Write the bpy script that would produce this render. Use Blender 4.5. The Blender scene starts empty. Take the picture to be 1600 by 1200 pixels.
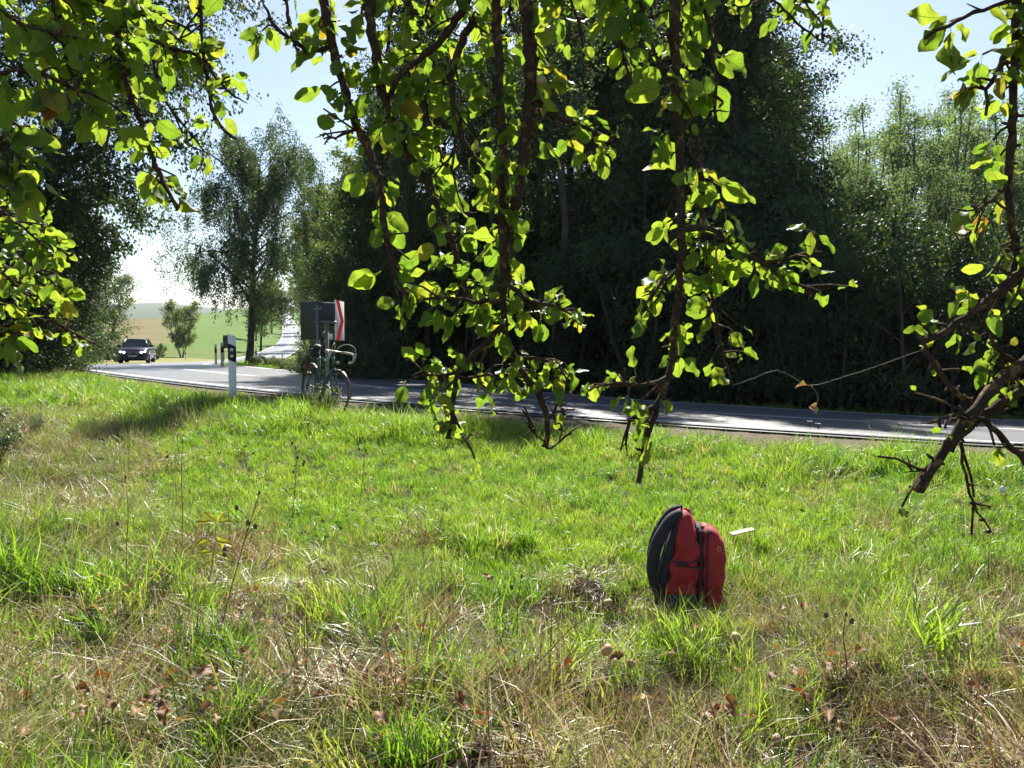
import bpy, bmesh, math, random
import numpy as np
from mathutils import Vector, Matrix, Euler

# ------------------------------------------------------------------ camera, sky, sun, exposure
SC = bpy.context.scene
COL = SC.collection
EYE = 1.47
FPX = 1300.0                      # focal length in pixels of a 1600 px wide frame
PITCH = math.atan(65 / FPX)
cam_d = bpy.data.cameras.new('camera')
cam = bpy.data.objects.new('camera', cam_d)
COL.objects.link(cam)
cam.location = (0, 0, EYE)
cam.rotation_euler = (math.pi / 2 - PITCH, 0, 0)
cam_d.sensor_width = 36
cam_d.lens = 36 * FPX / 1600
cam_d.clip_end = 20000
cam_d.clip_start = 0.05
SC.camera = cam

SUN_EL, SUN_AZ = math.radians(45), math.radians(7)      # azimuth from +Y towards +X
world = bpy.data.worlds.new('World')
SC.world = world
world.use_nodes = True
wn = world.node_tree
bg = wn.nodes['Background']
sky = wn.nodes.new('ShaderNodeTexSky')
sky.sky_type = 'NISHITA'
sky.sun_disc = False
sky.sun_elevation = SUN_EL
sky.sun_rotation = SUN_AZ
sky.dust_density = 0.6
sky.air_density = 1.0
wn.links.new(sky.outputs[0], bg.inputs[0])
bg.inputs[1].default_value = 0.056

sun_d = bpy.data.lights.new('sun', 'SUN')
sun_d.energy = 5.0
sun_d.angle = math.radians(0.5)
sun_d.color = (1.0, 0.95, 0.86)
sun = bpy.data.objects.new('sun', sun_d)
COL.objects.link(sun)
SUNV = Vector((math.sin(SUN_AZ) * math.cos(SUN_EL), math.cos(SUN_AZ) * math.cos(SUN_EL), math.sin(SUN_EL)))
sun.rotation_euler = SUNV.to_track_quat('Z', 'Y').to_euler()
sun.location = (0, 60, 60)

SC.view_settings.view_transform = 'Standard'
SC.view_settings.look = 'None'
SC.view_settings.exposure = 1.42
SC.view_settings.gamma = 1
SC.view_settings.use_curve_mapping = False
SC.render.engine = 'CYCLES'
SC.cycles.max_bounces = 8
SC.cycles.transparent_max_bounces = 8
SC.cycles.use_denoising = True

HAZE = 0.00011
random.seed(5)
RNG = np.random.default_rng(5)


def P(px, py, y):
    """World point seen at photograph pixel (px, py), at world depth y."""
    u, v = (px - 800) / FPX, (600 - py) / FPX
    c, s = math.cos(PITCH), math.sin(PITCH)
    d = (u, c + v * s, -s + v * c)
    t = y / d[1]
    return Vector((d[0] * t, y, EYE + d[2] * t))


# ------------------------------------------------------------------ materials
def new_mat(name):
    m = bpy.data.materials.new(name)
    m.use_nodes = True
    nt = m.node_tree
    for n in list(nt.nodes):
        nt.nodes.remove(n)
    out = nt.nodes.new('ShaderNodeOutputMaterial')
    return m, nt, out


def N(nt, typ, **kw):
    n = nt.nodes.new(typ)
    for k, v in kw.items():
        if k.startswith('i_'):
            n.inputs[k[2:].replace('_', ' ')].default_value = v
        else:
            setattr(n, k, v)
    return n


def math_n(nt, op, a, b=None, c=None):
    n = nt.nodes.new('ShaderNodeMath')
    n.operation = op
    for i, x in enumerate((a, b, c)):
        if x is None:
            continue
        if isinstance(x, (int, float)):
            n.inputs[i].default_value = x
        else:
            nt.links.new(x, n.inputs[i])
    return n.outputs[0]


def ramp(nt, fac, stops):
    r = nt.nodes.new('ShaderNodeValToRGB')
    while len(r.color_ramp.elements) < len(stops):
        r.color_ramp.elements.new(0.5)
    for e, (p, c) in zip(r.color_ramp.elements, stops):
        e.position = p
        e.color = (*c, 1) if len(c) == 3 else c
    nt.links.new(fac, r.inputs[0])
    return r.outputs[0]


def mixcol(nt, fac, a, b, mode='MIX'):
    n = nt.nodes.new('ShaderNodeMix')
    n.data_type = 'RGBA'
    n.blend_type = mode
    for sock, x in ((n.inputs[0], fac), (n.inputs[6], a), (n.inputs[7], b)):
        if isinstance(x, (int, float)):
            sock.default_value = x
        elif isinstance(x, tuple):
            sock.default_value = (*x, 1) if len(x) == 3 else x
        else:
            nt.links.new(x, sock)
    return n.outputs[2]


def noise(nt, scale, detail=4, rough=0.6, coord='Object', dim='3D'):
    tc = nt.nodes.new('ShaderNodeTexCoord')
    n = nt.nodes.new('ShaderNodeTexNoise')
    n.inputs['Scale'].default_value = scale
    n.inputs['Detail'].default_value = detail
    n.inputs['Roughness'].default_value = rough
    nt.links.new(tc.outputs[coord], n.inputs['Vector'])
    return n.outputs[0]


def plain(name, col, rough=0.6, metal=0.0, var=0.25, scale=6.0, bump=0.0, bscale=40.0, spec=0.5, coat=0.0):
    m, nt, out = new_mat(name)
    b = N(nt, 'ShaderNodeBsdfPrincipled')
    f = noise(nt, scale)
    lo = tuple(c * (1 - var) for c in col)
    hi = tuple(min(1, c * (1 + var)) for c in col)
    nt.links.new(ramp(nt, f, [(0.3, lo), (0.7, hi)]), b.inputs['Base Color'])
    b.inputs['Roughness'].default_value = rough
    b.inputs['Metallic'].default_value = metal
    b.inputs['Specular IOR Level'].default_value = spec
    b.inputs['Coat Weight'].default_value = coat
    if bump:
        bn = N(nt, 'ShaderNodeBump')
        bn.inputs['Strength'].default_value = bump
        bn.inputs['Distance'].default_value = 0.01
        nt.links.new(noise(nt, bscale, 6), bn.inputs['Height'])
        nt.links.new(bn.outputs[0], b.inputs['Normal'])
    nt.links.new(b.outputs[0], out.inputs[0])
    return m


def leaf_mat(name, refl, trans, tfac=0.45, rough=0.45, spec=0.35, src='geo', veins=False, spots=0.0):
    """Thin leaf: reflecting side plus light let through.  refl / trans: ramp stops over a random value per leaf."""
    m, nt, out = new_mat(name)
    if src == 'instancer':
        a = N(nt, 'ShaderNodeAttribute', attribute_type='INSTANCER', attribute_name='tint')
        g = N(nt, 'ShaderNodeAttribute', attribute_name='tint')
        val = math_n(nt, 'ADD', a.outputs['Fac'], math_n(nt, 'MULTIPLY', math_n(nt, 'SUBTRACT', g.outputs['Fac'], 0.5), 0.35))
    elif src == 'object':
        g = N(nt, 'ShaderNodeAttribute', attribute_name='tint')
        o = N(nt, 'ShaderNodeObjectInfo')
        val = math_n(nt, 'FRACT', math_n(nt, 'ADD', g.outputs['Fac'], o.outputs['Random']))
    else:
        g = N(nt, 'ShaderNodeAttribute', attribute_name='tint')
        val = g.outputs['Fac']
    cr = ramp(nt, val, refl)
    ct = ramp(nt, val, trans)
    if veins:
        uv = N(nt, 'ShaderNodeUVMap')
        sx = N(nt, 'ShaderNodeSeparateXYZ')
        nt.links.new(uv.outputs[0], sx.inputs[0])
        au = math_n(nt, 'ABSOLUTE', math_n(nt, 'SUBTRACT', sx.outputs[0], 0.5))
        mid = math_n(nt, 'LESS_THAN', au, 0.022)
        ph = math_n(nt, 'SUBTRACT', math_n(nt, 'MULTIPLY', sx.outputs[1], 7.0), math_n(nt, 'MULTIPLY', au, 5.0))
        side = math_n(nt, 'LESS_THAN', math_n(nt, 'FRACT', ph), 0.10)
        v = math_n(nt, 'MAXIMUM', mid, math_n(nt, 'MULTIPLY', side, 0.55))
        ct = mixcol(nt, math_n(nt, 'MULTIPLY', v, 0.62), ct, (0.07, 0.12, 0.012))
        nz = noise(nt, 28, 3)
        ct = mixcol(nt, 1.0, ct, ramp(nt, nz, [(0.25, (0.62, 0.66, 0.6)), (0.7, (1.1, 1.08, 1.0))]), 'MULTIPLY')
    if spots:
        nz2 = noise(nt, 55, 2)
        sp = ramp(nt, nz2, [(0.68, (0, 0, 0)), (0.74, (1, 1, 1))])
        f = math_n(nt, 'MULTIPLY', sp, spots)
        cr = mixcol(nt, f, cr, (0.10, 0.045, 0.015))
        ct = mixcol(nt, f, ct, (0.10, 0.035, 0.008))
    b = N(nt, 'ShaderNodeBsdfPrincipled')
    nt.links.new(cr, b.inputs['Base Color'])
    b.inputs['Roughness'].default_value = rough
    b.inputs['Specular IOR Level'].default_value = spec
    t = N(nt, 'ShaderNodeBsdfTranslucent')
    nt.links.new(ct, t.inputs['Color'])
    mx = N(nt, 'ShaderNodeMixShader')
    mx.inputs[0].default_value = tfac
    nt.links.new(b.outputs[0], mx.inputs[1])
    nt.links.new(t.outputs[0], mx.inputs[2])
    nt.links.new(mx.outputs[0], out.inputs[0])
    return m


def bark_mat(name, c0, c1, lichen=None, scale=14, bump=0.6):
    m, nt, out = new_mat(name)
    b = N(nt, 'ShaderNodeBsdfPrincipled')
    col = ramp(nt, noise(nt, scale, 6, 0.7), [(0.3, c0), (0.7, c1)])
    if lichen:
        f = ramp(nt, noise(nt, scale * 1.7, 4, 0.65), [(0.56, (0, 0, 0)), (0.63, (1, 1, 1))])
        col = mixcol(nt, f, col, lichen)
    nt.links.new(col, b.inputs['Base Color'])
    b.inputs['Roughness'].default_value = 0.9
    b.inputs['Specular IOR Level'].default_value = 0.2
    bn = N(nt, 'ShaderNodeBump')
    bn.inputs['Strength'].default_value = bump
    bn.inputs['Distance'].default_value = 0.02
    nt.links.new(noise(nt, scale * 4, 6, 0.75), bn.inputs['Height'])
    nt.links.new(bn.outputs[0], b.inputs['Normal'])
    nt.links.new(b.outputs[0], out.inputs[0])
    return m


M = {}
M['apple_leaf'] = leaf_mat('apple_leaf',
    [(0.0, (0.045, 0.085, 0.016)), (0.5, (0.06, 0.11, 0.02)), (0.92, (0.08, 0.12, 0.02)), (0.97, (0.16, 0.13, 0.02)), (1.0, (0.14, 0.06, 0.02))],
    [(0.0, (0.23, 0.39, 0.03)), (0.5, (0.37, 0.53, 0.042)), (0.92, (0.50, 0.60, 0.05)), (0.97, (0.62, 0.47, 0.04)), (1.0, (0.42, 0.14, 0.02))],
    tfac=0.5, rough=0.5, spec=0.28, src='object', veins=True, spots=0.85)
M['apple_leaf_joined'] = leaf_mat('apple_leaf_joined',
    [(0.0, (0.045, 0.085, 0.016)), (0.5, (0.06, 0.11, 0.02)), (0.95, (0.08, 0.12, 0.02)), (1.0, (0.16, 0.13, 0.02))],
    [(0.0, (0.20, 0.36, 0.028)), (0.5, (0.35, 0.51, 0.042)), (0.95, (0.50, 0.60, 0.05)), (1.0, (0.62, 0.47, 0.04))],
    tfac=0.5, rough=0.5, spec=0.28, veins=True, spots=0.85)
M['grass'] = leaf_mat('grass_blade',
    [(0.0, (0.07, 0.12, 0.02)), (0.45, (0.11, 0.16, 0.026)), (0.8, (0.16, 0.175, 0.05)), (1.0, (0.26, 0.22, 0.09))],
    [(0.0, (0.19, 0.39, 0.025)), (0.45, (0.39, 0.60, 0.035)), (0.8, (0.52, 0.56, 0.09)), (1.0, (0.52, 0.43, 0.16))],
    tfac=0.48, rough=0.38, spec=0.6, src='instancer')
M['straw'] = leaf_mat('straw_blade',
    [(0.0, (0.08, 0.12, 0.025)), (0.3, (0.20, 0.21, 0.06)), (0.48, (0.40, 0.32, 0.13)), (0.60, (0.72, 0.61, 0.36)), (0.70, (0.40, 0.27, 0.13)), (0.86, (0.22, 0.13, 0.07)), (1.0, (0.09, 0.05, 0.028))],
    [(0.0, (0.20, 0.32, 0.03)), (0.3, (0.34, 0.40, 0.06)), (0.48, (0.40, 0.33, 0.11)), (0.62, (0.50, 0.41, 0.20)), (0.74, (0.36, 0.23, 0.09)), (0.88, (0.18, 0.09, 0.035)), (1.0, (0.07, 0.035, 0.016))],
    tfac=0.34, rough=0.42, spec=0.6, src='instancer')
M['weed_leaf'] = leaf_mat('weed_leaf',
    [(0.0, (0.04, 0.085, 0.02)), (1.0, (0.10, 0.14, 0.03))],
    [(0.0, (0.10, 0.24, 0.02)), (1.0, (0.28, 0.38, 0.035))], tfac=0.42, rough=0.6, spec=0.2, src='instancer')
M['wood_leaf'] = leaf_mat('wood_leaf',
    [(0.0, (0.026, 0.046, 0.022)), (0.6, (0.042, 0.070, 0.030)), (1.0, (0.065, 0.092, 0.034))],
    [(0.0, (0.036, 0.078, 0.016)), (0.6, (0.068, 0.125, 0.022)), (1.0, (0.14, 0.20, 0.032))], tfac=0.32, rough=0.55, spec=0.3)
M['light_leaf'] = leaf_mat('light_leaf',
    [(0.0, (0.045, 0.08, 0.025)), (0.6, (0.07, 0.11, 0.03)), (1.0, (0.11, 0.13, 0.035))],
    [(0.0, (0.08, 0.15, 0.02)), (0.6, (0.16, 0.24, 0.03)), (1.0, (0.30, 0.32, 0.05))], tfac=0.42, rough=0.55, spec=0.3)
M['airy_leaf'] = leaf_mat('airy_leaf',
    [(0.0, (0.07, 0.11, 0.05)), (0.6, (0.10, 0.14, 0.06)), (1.0, (0.12, 0.15, 0.06))],
    [(0.0, (0.12, 0.22, 0.065)), (0.6, (0.21, 0.32, 0.09)), (1.0, (0.32, 0.39, 0.11))], tfac=0.46, rough=0.6, spec=0.2)
M['birch_leaf'] = leaf_mat('birch_leaf',
    [(0.0, (0.034, 0.06, 0.032)), (0.6, (0.05, 0.085, 0.042)), (1.0, (0.08, 0.11, 0.045))],
    [(0.0, (0.055, 0.11, 0.028)), (0.6, (0.10, 0.18, 0.036)), (1.0, (0.20, 0.26, 0.05))], tfac=0.36, rough=0.58, spec=0.3)
M['willow_leaf'] = leaf_mat('willow_leaf',
    [(0.0, (0.08, 0.12, 0.06)), (1.0, (0.15, 0.18, 0.09))],
    [(0.0, (0.13, 0.2, 0.06)), (1.0, (0.26, 0.3, 0.09))], tfac=0.4, rough=0.45, spec=0.5)
M['dead_leaf'] = leaf_mat('dead_leaf',
    [(0.0, (0.13, 0.055, 0.022)), (0.5, (0.21, 0.12, 0.05)), (1.0, (0.36, 0.25, 0.13))],
    [(0.0, (0.22, 0.045, 0.008)), (0.5, (0.26, 0.12, 0.02)), (1.0, (0.34, 0.22, 0.07))], tfac=0.3, rough=0.6, src='object', veins=False)
M['yellow_leaf'] = leaf_mat('yellow_leaf',
    [(0.0, (0.25, 0.27, 0.03)), (1.0, (0.32, 0.29, 0.03))],
    [(0.0, (0.52, 0.6, 0.03)), (1.0, (0.62, 0.56, 0.04))], tfac=0.5, src='object')
M['apple_bark'] = bark_mat('apple_bark', (0.035, 0.022, 0.014), (0.10, 0.066, 0.04), lichen=(0.22, 0.15, 0.06), scale=22)
M['bark'] = bark_mat('bark', (0.03, 0.026, 0.02), (0.09, 0.078, 0.062), scale=5)
M['birch_bark'] = bark_mat('birch_bark', (0.03, 0.026, 0.022), (0.14, 0.13, 0.115), scale=3.5)
M['pale_bark'] = bark_mat('pale_bark', (0.07, 0.06, 0.05), (0.2, 0.18, 0.15), scale=4)
M['stalk'] = plain('stalk', (0.11, 0.08, 0.04), 0.8, var=0.4)
M['white_plastic'] = plain('white_plastic', (0.78, 0.78, 0.75), 0.45, var=0.07, scale=9)
M['black_plastic'] = plain('black_plastic', (0.012, 0.012, 0.014), 0.4, var=0.2)
M['reflector'] = plain('reflector', (0.75, 0.75, 0.72), 0.12, metal=0.4, var=0.05)
M['sign_back'] = plain('sign_back', (0.017, 0.021, 0.014), 0.55, var=0.25, scale=5)
M['sign_back_blue'] = plain('sign_back_blue', (0.02, 0.024, 0.030), 0.5, var=0.2, scale=5)
M['sign_white'] = plain('sign_white', (0.82, 0.82, 0.80), 0.35, var=0.04)
M['sign_red'] = plain('sign_red', (0.62, 0.025, 0.025), 0.35, var=0.06)
M['galvanised'] = plain('galvanised', (0.16, 0.165, 0.165), 0.55, metal=0.3, var=0.2, scale=12)
M['bike_green'] = plain('bike_green', (0.012, 0.085, 0.05), 0.45, var=0.3)
M['chrome'] = plain('chrome', (0.34, 0.32, 0.29), 0.35, metal=0.8, var=0.12)
M['rubber'] = plain('rubber', (0.018, 0.017, 0.016), 0.75, var=0.2)
M['saddle'] = plain('saddle', (0.014, 0.012, 0.011), 0.5, var=0.3)
M['bar_tape'] = plain('bar_tape', (0.48, 0.44, 0.37), 0.7, var=0.12)
M['guard'] = plain('guard', (0.16, 0.13, 0.10), 0.4, metal=0.5, var=0.2)
M['pack_red'] = plain('pack_red', (0.34, 0.018, 0.022), 0.75, var=0.16, scale=9, bump=0.35, bscale=180)
M['pack_dark'] = plain('pack_dark', (0.022, 0.022, 0.027), 0.85, var=0.3, bump=0.3, bscale=220)
M['pack_grey'] = plain('pack_grey', (0.04, 0.039, 0.041), 0.8, var=0.25, bump=0.3, bscale=220)
M['pack_print'] = plain('pack_print', (0.42, 0.22, 0.2), 0.6, var=0.1)
M['car_paint'] = plain('car_paint', (0.004, 0.007, 0.017), 0.3, var=0.1, coat=0.35, spec=0.35)
M['car_glass'] = plain('car_glass', (0.012, 0.017, 0.022), 0.06, var=0.1, spec=0.9)
M['car_trim'] = plain('car_trim', (0.01, 0.01, 0.011), 0.5, var=0.2)
M['alloy'] = plain('alloy', (0.3, 0.3, 0.31), 0.3, metal=0.9, var=0.1)
M['plate'] = plain('plate', (0.55, 0.56, 0.57), 0.4, var=0.05)
M['pale_wood'] = plain('pale_wood', (0.34, 0.32, 0.28), 0.7, var=0.15, scale=20)
M['paper'] = plain('paper', (0.75, 0.75, 0.74), 0.8, var=0.05)
M['thread'] = plain('thread', (0.40, 0.36, 0.30), 0.6, var=0.2)
M['petal'] = plain('petal', (0.7, 0.7, 0.66), 0.7, var=0.05)
M['dark_wood'] = plain('dark_wood', (0.03, 0.026, 0.022), 0.85, var=0.3)
M['line_paint'] = plain('line_paint', (0.72, 0.72, 0.70), 0.6, var=0.14, scale=7)

m, nt, out = new_mat('headlight')
em = N(nt, 'ShaderNodeEmission')
em.inputs[0].default_value = (1, 0.98, 0.94, 1)
em.inputs[1].default_value = 2.2
nt.links.new(em.outputs[0], out.inputs[0])
M['headlight'] = m

m, nt, out = new_mat('apple_skin')
b = N(nt, 'ShaderNodeBsdfPrincipled')
oi = N(nt, 'ShaderNodeObjectInfo')
nt.links.new(mixcol(nt, ramp(nt, noise(nt, 14, 3), [(0.35, (0, 0, 0)), (0.65, (1, 1, 1))]), oi.outputs['Color'], (0.46, 0.32, 0.14)), b.inputs['Base Color'])
b.inputs['Roughness'].default_value = 0.35
nt.links.new(b.outputs[0], out.inputs[0])
M['apple_skin'] = m

# asphalt: worn grey, slightly polished wheel tracks come from the noise
m, nt, out = new_mat('asphalt')
b = N(nt, 'ShaderNodeBsdfPrincipled')
c = ramp(nt, noise(nt, 0.6, 5, 0.6), [(0.3, (0.085, 0.088, 0.100)), (0.7, (0.120, 0.122, 0.134))])
c = mixcol(nt, 1.0, c, ramp(nt, noise(nt, 60, 3, 0.7), [(0.3, (0.75, 0.75, 0.75)), (0.75, (1.3, 1.3, 1.3))]), 'MULTIPLY')
nt.links.new(c, b.inputs['Base Color'])
b.inputs['Roughness'].default_value = 0.42
b.inputs['Specular IOR Level'].default_value = 0.5
bn = N(nt, 'ShaderNodeBump')
bn.inputs['Strength'].default_value = 0.25
bn.inputs['Distance'].default_value = 0.004
nt.links.new(noise(nt, 90, 4, 0.7), bn.inputs['Height'])
nt.links.new(bn.outputs[0], b.inputs['Normal'])
nt.links.new(b.outputs[0], out.inputs[0])
M['asphalt'] = m

m, nt, out = new_mat('soil_and_fields')
b = N(nt, 'ShaderNodeBsdfPrincipled')
at = N(nt, 'ShaderNodeAttribute', attribute_name='cover')
c = at.outputs['Color']
c = mixcol(nt, 1.0, c, ramp(nt, noise(nt, 5.0, 8, 0.75), [(0.25, (0.55, 0.55, 0.55)), (0.75, (1.4, 1.4, 1.4))]), 'MULTIPLY')
c = mixcol(nt, 1.0, c, ramp(nt, noise(nt, 0.07, 5, 0.65), [(0.3, (0.82, 0.85, 0.8)), (0.7, (1.15, 1.12, 1.1))]), 'MULTIPLY')
nt.links.new(c, b.inputs['Base Color'])
b.inputs['Roughness'].default_value = 0.95
b.inputs['Specular IOR Level'].default_value = 0.1
bn = N(nt, 'ShaderNodeBump')
bn.inputs['Strength'].default_value = 0.7
bn.inputs['Distance'].default_value = 0.05
nt.links.new(noise(nt, 22, 6, 0.7), bn.inputs['Height'])
nt.links.new(bn.outputs[0], b.inputs['Normal'])
nt.links.new(b.outputs[0], out.inputs[0])
M['ground'] = m


# ------------------------------------------------------------------ mesh helpers
class MB:
    """Collects vertices and faces; build() links them as ONE mesh object."""
    def __init__(self):
        self.V, self.F, self.n, self.uv, self.t, self.mi = [], [], 0, [], [], []

    def add(self, V, F, uv=None, tint=None, mi=0):
        V = np.asarray(V, dtype=np.float64).reshape(-1, 3)
        F = np.asarray(F, dtype=np.int64)
        self.V.append(V)
        self.F.append(F + self.n)
        self.mi.append(np.full(len(F), mi, dtype=np.int32))
        self.n += len(V)
        self.uv.append(uv if uv is not None else np.zeros((len(V), 2)))
        self.t.append(tint if tint is not None else np.full(len(V), 0.5))
        return self

    def box(self, c, s, R=None, taper=1.0):
        x, y, z = s[0] / 2, s[1] / 2, s[2] / 2
        v = np.array([(-x, -y, -z), (x, -y, -z), (x, y, -z), (-x, y, -z),
                      (-x * taper, -y * taper, z), (x * taper, -y * taper, z), (x * taper, y * taper, z), (-x * taper, y * taper, z)])
        if R is not None:
            v = v @ np.array(R.to_3x3()).T
        return self.add(v + np.array(c), [(0, 3, 2, 1), (4, 5, 6, 7), (0, 1, 5, 4), (1, 2, 6, 5), (2, 3, 7, 6), (3, 0, 4, 7)])

    def tube(self, pts, rad, n=6, cap=True, knob=0.0, rng=None, flat=None):
        pts = np.asarray([tuple(p) for p in pts], dtype=float)
        k = len(pts)
        rad = np.full(k, rad) if np.isscalar(rad) else np.asarray(rad, float)
        d = np.gradient(pts, axis=0)
        d /= np.linalg.norm(d, axis=1)[:, None] + 1e-12
        ref = np.array((0, 0, 1.0)) if abs(d[0][2]) < 0.9 else np.array((1.0, 0, 0))
        V = []
        u = np.cross(ref, d[0])
        ang = np.arange(n) * 2 * math.pi / n
        for i in range(k):
            u = u - d[i] * np.dot(u, d[i])
            u /= np.linalg.norm(u) + 1e-12
            w = np.cross(d[i], u)
            r = rad[i] * (1 + (knob * rng.normal(size=n) if knob and rng is not None else 0))
            r = np.broadcast_to(r, (n,))
            f = flat if flat else 1.0
            V.append(pts[i] + (np.cos(ang) * r)[:, None] * u + (np.sin(ang) * r * f)[:, None] * w)
        V = np.concatenate(V)
        i = np.arange(k - 1)[:, None] * n
        j = np.arange(n)[None, :]
        j2 = (j + 1) % n
        F = np.stack([i + j, i + j2, i + n + j2, i + n + j], axis=-1).reshape(-1, 4)
        self.add(V, F)
        if cap:
            self.n -= len(V)
            b0 = np.array([[0, (q + 1) % n, q, q] for q in range(1, n - 1)])
            # caps as fans around the first ring vertex
            caps = [(0, q + 1, q) for q in range(1, n - 1)]
            o = (k - 1) * n
            caps += [(o, o + q, o + q + 1) for q in range(1, n - 1)]
            self.F.append(np.array(caps) + self.n)
            self.mi.append(np.zeros(len(caps), dtype=np.int32))
            self.n += len(V)
        return self

    def torus(self, c, R0, r, axis_mat, n=40, m=8, a0=0, a1=2 * math.pi):
        full = abs(a1 - a0 - 2 * math.pi) < 1e-6
        th = np.linspace(a0, a1, n, endpoint=not full)
        pts = np.stack([np.cos(th) * R0, np.zeros_like(th), np.sin(th) * R0], 1)
        Rm = np.array(axis_mat.to_3x3())
        if full:
            V = []
            for t in th:
                for q in range(m):
                    a = 2 * math.pi * q / m
                    V.append(((R0 + r * math.cos(a)) * math.cos(t), r * math.sin(a), (R0 + r * math.cos(a)) * math.sin(t)))
            V = np.array(V) @ Rm.T + np.array(c)
            F = [(i * m + j, i * m + (j + 1) % m, ((i + 1) % n) * m + (j + 1) % m, ((i + 1) % n) * m + j) for i in range(n) for j in range(m)]
            return self.add(V, F)
        return self.tube(pts @ Rm.T + np.array(c), r, m)

    def cyl(self, a, b, r, n=12):
        return self.tube([a, b], r, n)

    def ball(self, c, r, n=10, m=7, s=(1, 1, 1)):
        V, F = [], []
        for i in range(m + 1):
            t = math.pi * i / m
            for j in range(n):
                p = 2 * math.pi * j / n
                V.append((c[0] + r * s[0] * math.sin(t) * math.cos(p), c[1] + r * s[1] * math.sin(t) * math.sin(p), c[2] + r * s[2] * math.cos(t)))
        for i in range(m):
            for j in range(n):
                F.append((i * n + j, (i + 1) * n + j, (i + 1) * n + (j + 1) % n, i * n + (j + 1) % n))
        return self.add(V, F)

    def mesh(self, name, mats, smooth=False):
        me = bpy.data.meshes.new(name)
        V = np.concatenate(self.V) if self.V else np.zeros((0, 3))
        me.vertices.add(len(V))
        me.vertices.foreach_set('co', V.astype(np.float32).ravel())
        loops = np.concatenate([f.ravel() for f in self.F])
        tot = np.concatenate([np.full(len(f), f.shape[1], dtype=np.int32) for f in self.F])
        start = np.concatenate([[0], np.cumsum(tot)[:-1]]).astype(np.int32)
        me.loops.add(len(loops))
        me.loops.foreach_set('vertex_index', loops.astype(np.int32))
        me.polygons.add(len(tot))
        me.polygons.foreach_set('loop_start', start)
        me.polygons.foreach_set('loop_total', tot)
        me.polygons.foreach_set('material_index', np.concatenate(self.mi))
        if smooth:
            me.polygons.foreach_set('use_smooth', np.ones(len(tot), dtype=bool))
        uv = np.concatenate(self.uv)
        if uv.any():
            l = me.uv_layers.new(name='UVMap')
            l.data.foreach_set('uv', uv[loops].astype(np.float32).ravel())
        at = me.attributes.new('tint', 'FLOAT', 'POINT')
        at.data.foreach_set('value', np.concatenate(self.t).astype(np.float32))
        for mm in (mats if isinstance(mats, (list, tuple)) else [mats]):
            me.materials.append(M[mm] if isinstance(mm, str) else mm)
        me.update(calc_edges=True)
        me.validate()
        return me

    def build(self, name, mats, parent=None, smooth=False, bevel=0.0):
        o = bpy.data.objects.new(name, self.mesh(name, mats, smooth))
        COL.objects.link(o)
        if parent is not None:
            o.parent = parent
        if bevel:
            bv = o.modifiers.new('bevel', 'BEVEL')
            bv.width = bevel
            bv.segments = 2
            bv.limit_method = 'ANGLE'
        return o


def tag(o, label=None, cat=None, group=None, kind=None):
    if label: o['label'] = label
    if cat: o['category'] = cat
    if group: o['group'] = group
    if kind: o['kind'] = kind
    return o


def empty(name, loc=(0, 0, 0), rz=0.0):
    o = bpy.data.objects.new(name, None)
    COL.objects.link(o)
    o.location = loc
    o.rotation_euler = (0, 0, rz)
    o.empty_display_size = 0.1
    return o


def copy_tree(o, parent=None):
    c = o.copy()
    COL.objects.link(c)
    c.parent = parent
    for ch in list(o.children):
        copy_tree(ch, c)
    return c


def smoothstep(a, b, x):
    t = np.clip((x - a) / (b - a), 0, 1)
    return t * t * (3 - 2 * t)


def catmull(pts, step):
    pts = np.asarray(pts, float)
    p = np.vstack([2 * pts[0] - pts[1], pts, 2 * pts[-1] - pts[-2]])
    out = []
    for i in range(1, len(p) - 2):
        p0, p1, p2, p3 = p[i - 1], p[i], p[i + 1], p[i + 2]
        L = np.linalg.norm(p2 - p1)
        st = step(L, p1)
        n = max(2, int(L / st))
        # centripetal parametrisation keeps uneven knots free of overshoot
        t0 = 0; t1 = np.linalg.norm(p1 - p0) ** .5; t2 = t1 + np.linalg.norm(p2 - p1) ** .5; t3 = t2 + np.linalg.norm(p3 - p2) ** .5
        for t in np.linspace(t1, t2, n, endpoint=False):
            A1 = (t1 - t) / (t1 - t0) * p0 + (t - t0) / (t1 - t0) * p1
            A2 = (t2 - t) / (t2 - t1) * p1 + (t - t1) / (t2 - t1) * p2
            A3 = (t3 - t) / (t3 - t2) * p2 + (t - t2) / (t3 - t2) * p3
            B1 = (t2 - t) / (t2 - t0) * A1 + (t - t0) / (t2 - t0) * A2
            B2 = (t3 - t) / (t3 - t1) * A2 + (t - t1) / (t3 - t1) * A3
            out.append((t2 - t) / (t2 - t1) * B1 + (t - t1) / (t2 - t1) * B2)
    out.append(pts[-1])
    return np.array(out)


# ------------------------------------------------------------------ the road's course
edge_px = [(1600, 693, 11.1), (1340, 678, 11.8), (1000, 656, 13.0), (700, 634, 14.2), (540, 621, 15.1), (370, 605, 16.8),
           (250, 592, 20.5), (180, 583.5, 26), (135, 577.5, 32), (113, 573, 38), (117, 570.5, 44), (148, 569, 50), (190, 568, 58),
           (243, 567, 68), (295, 566, 80), (344, 563.4, 100), (385, 556, 135), (416, 546, 180), (434, 536, 225), (441, 524, 285),
           (442, 510, 380), (440, 497, 560), (439, 488, 760)]
edge = [(60, -9.5, 0.0), (30, 2.2, 0.05), (15, 8.0, 0.1)] + [tuple(P(*e)) for e in edge_px]
edge += [(-300, 1000, 45.0)]
EDGE = catmull(edge, lambda L, p: 0.5 if p[1] < 110 else 4.0)     # outer white line, running right to left then away
HALF = 3.25
t_ = np.gradient(EDGE, axis=0)
t_[:, 2] = 0
t_ /= np.linalg.norm(t_, axis=1)[:, None]
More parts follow.
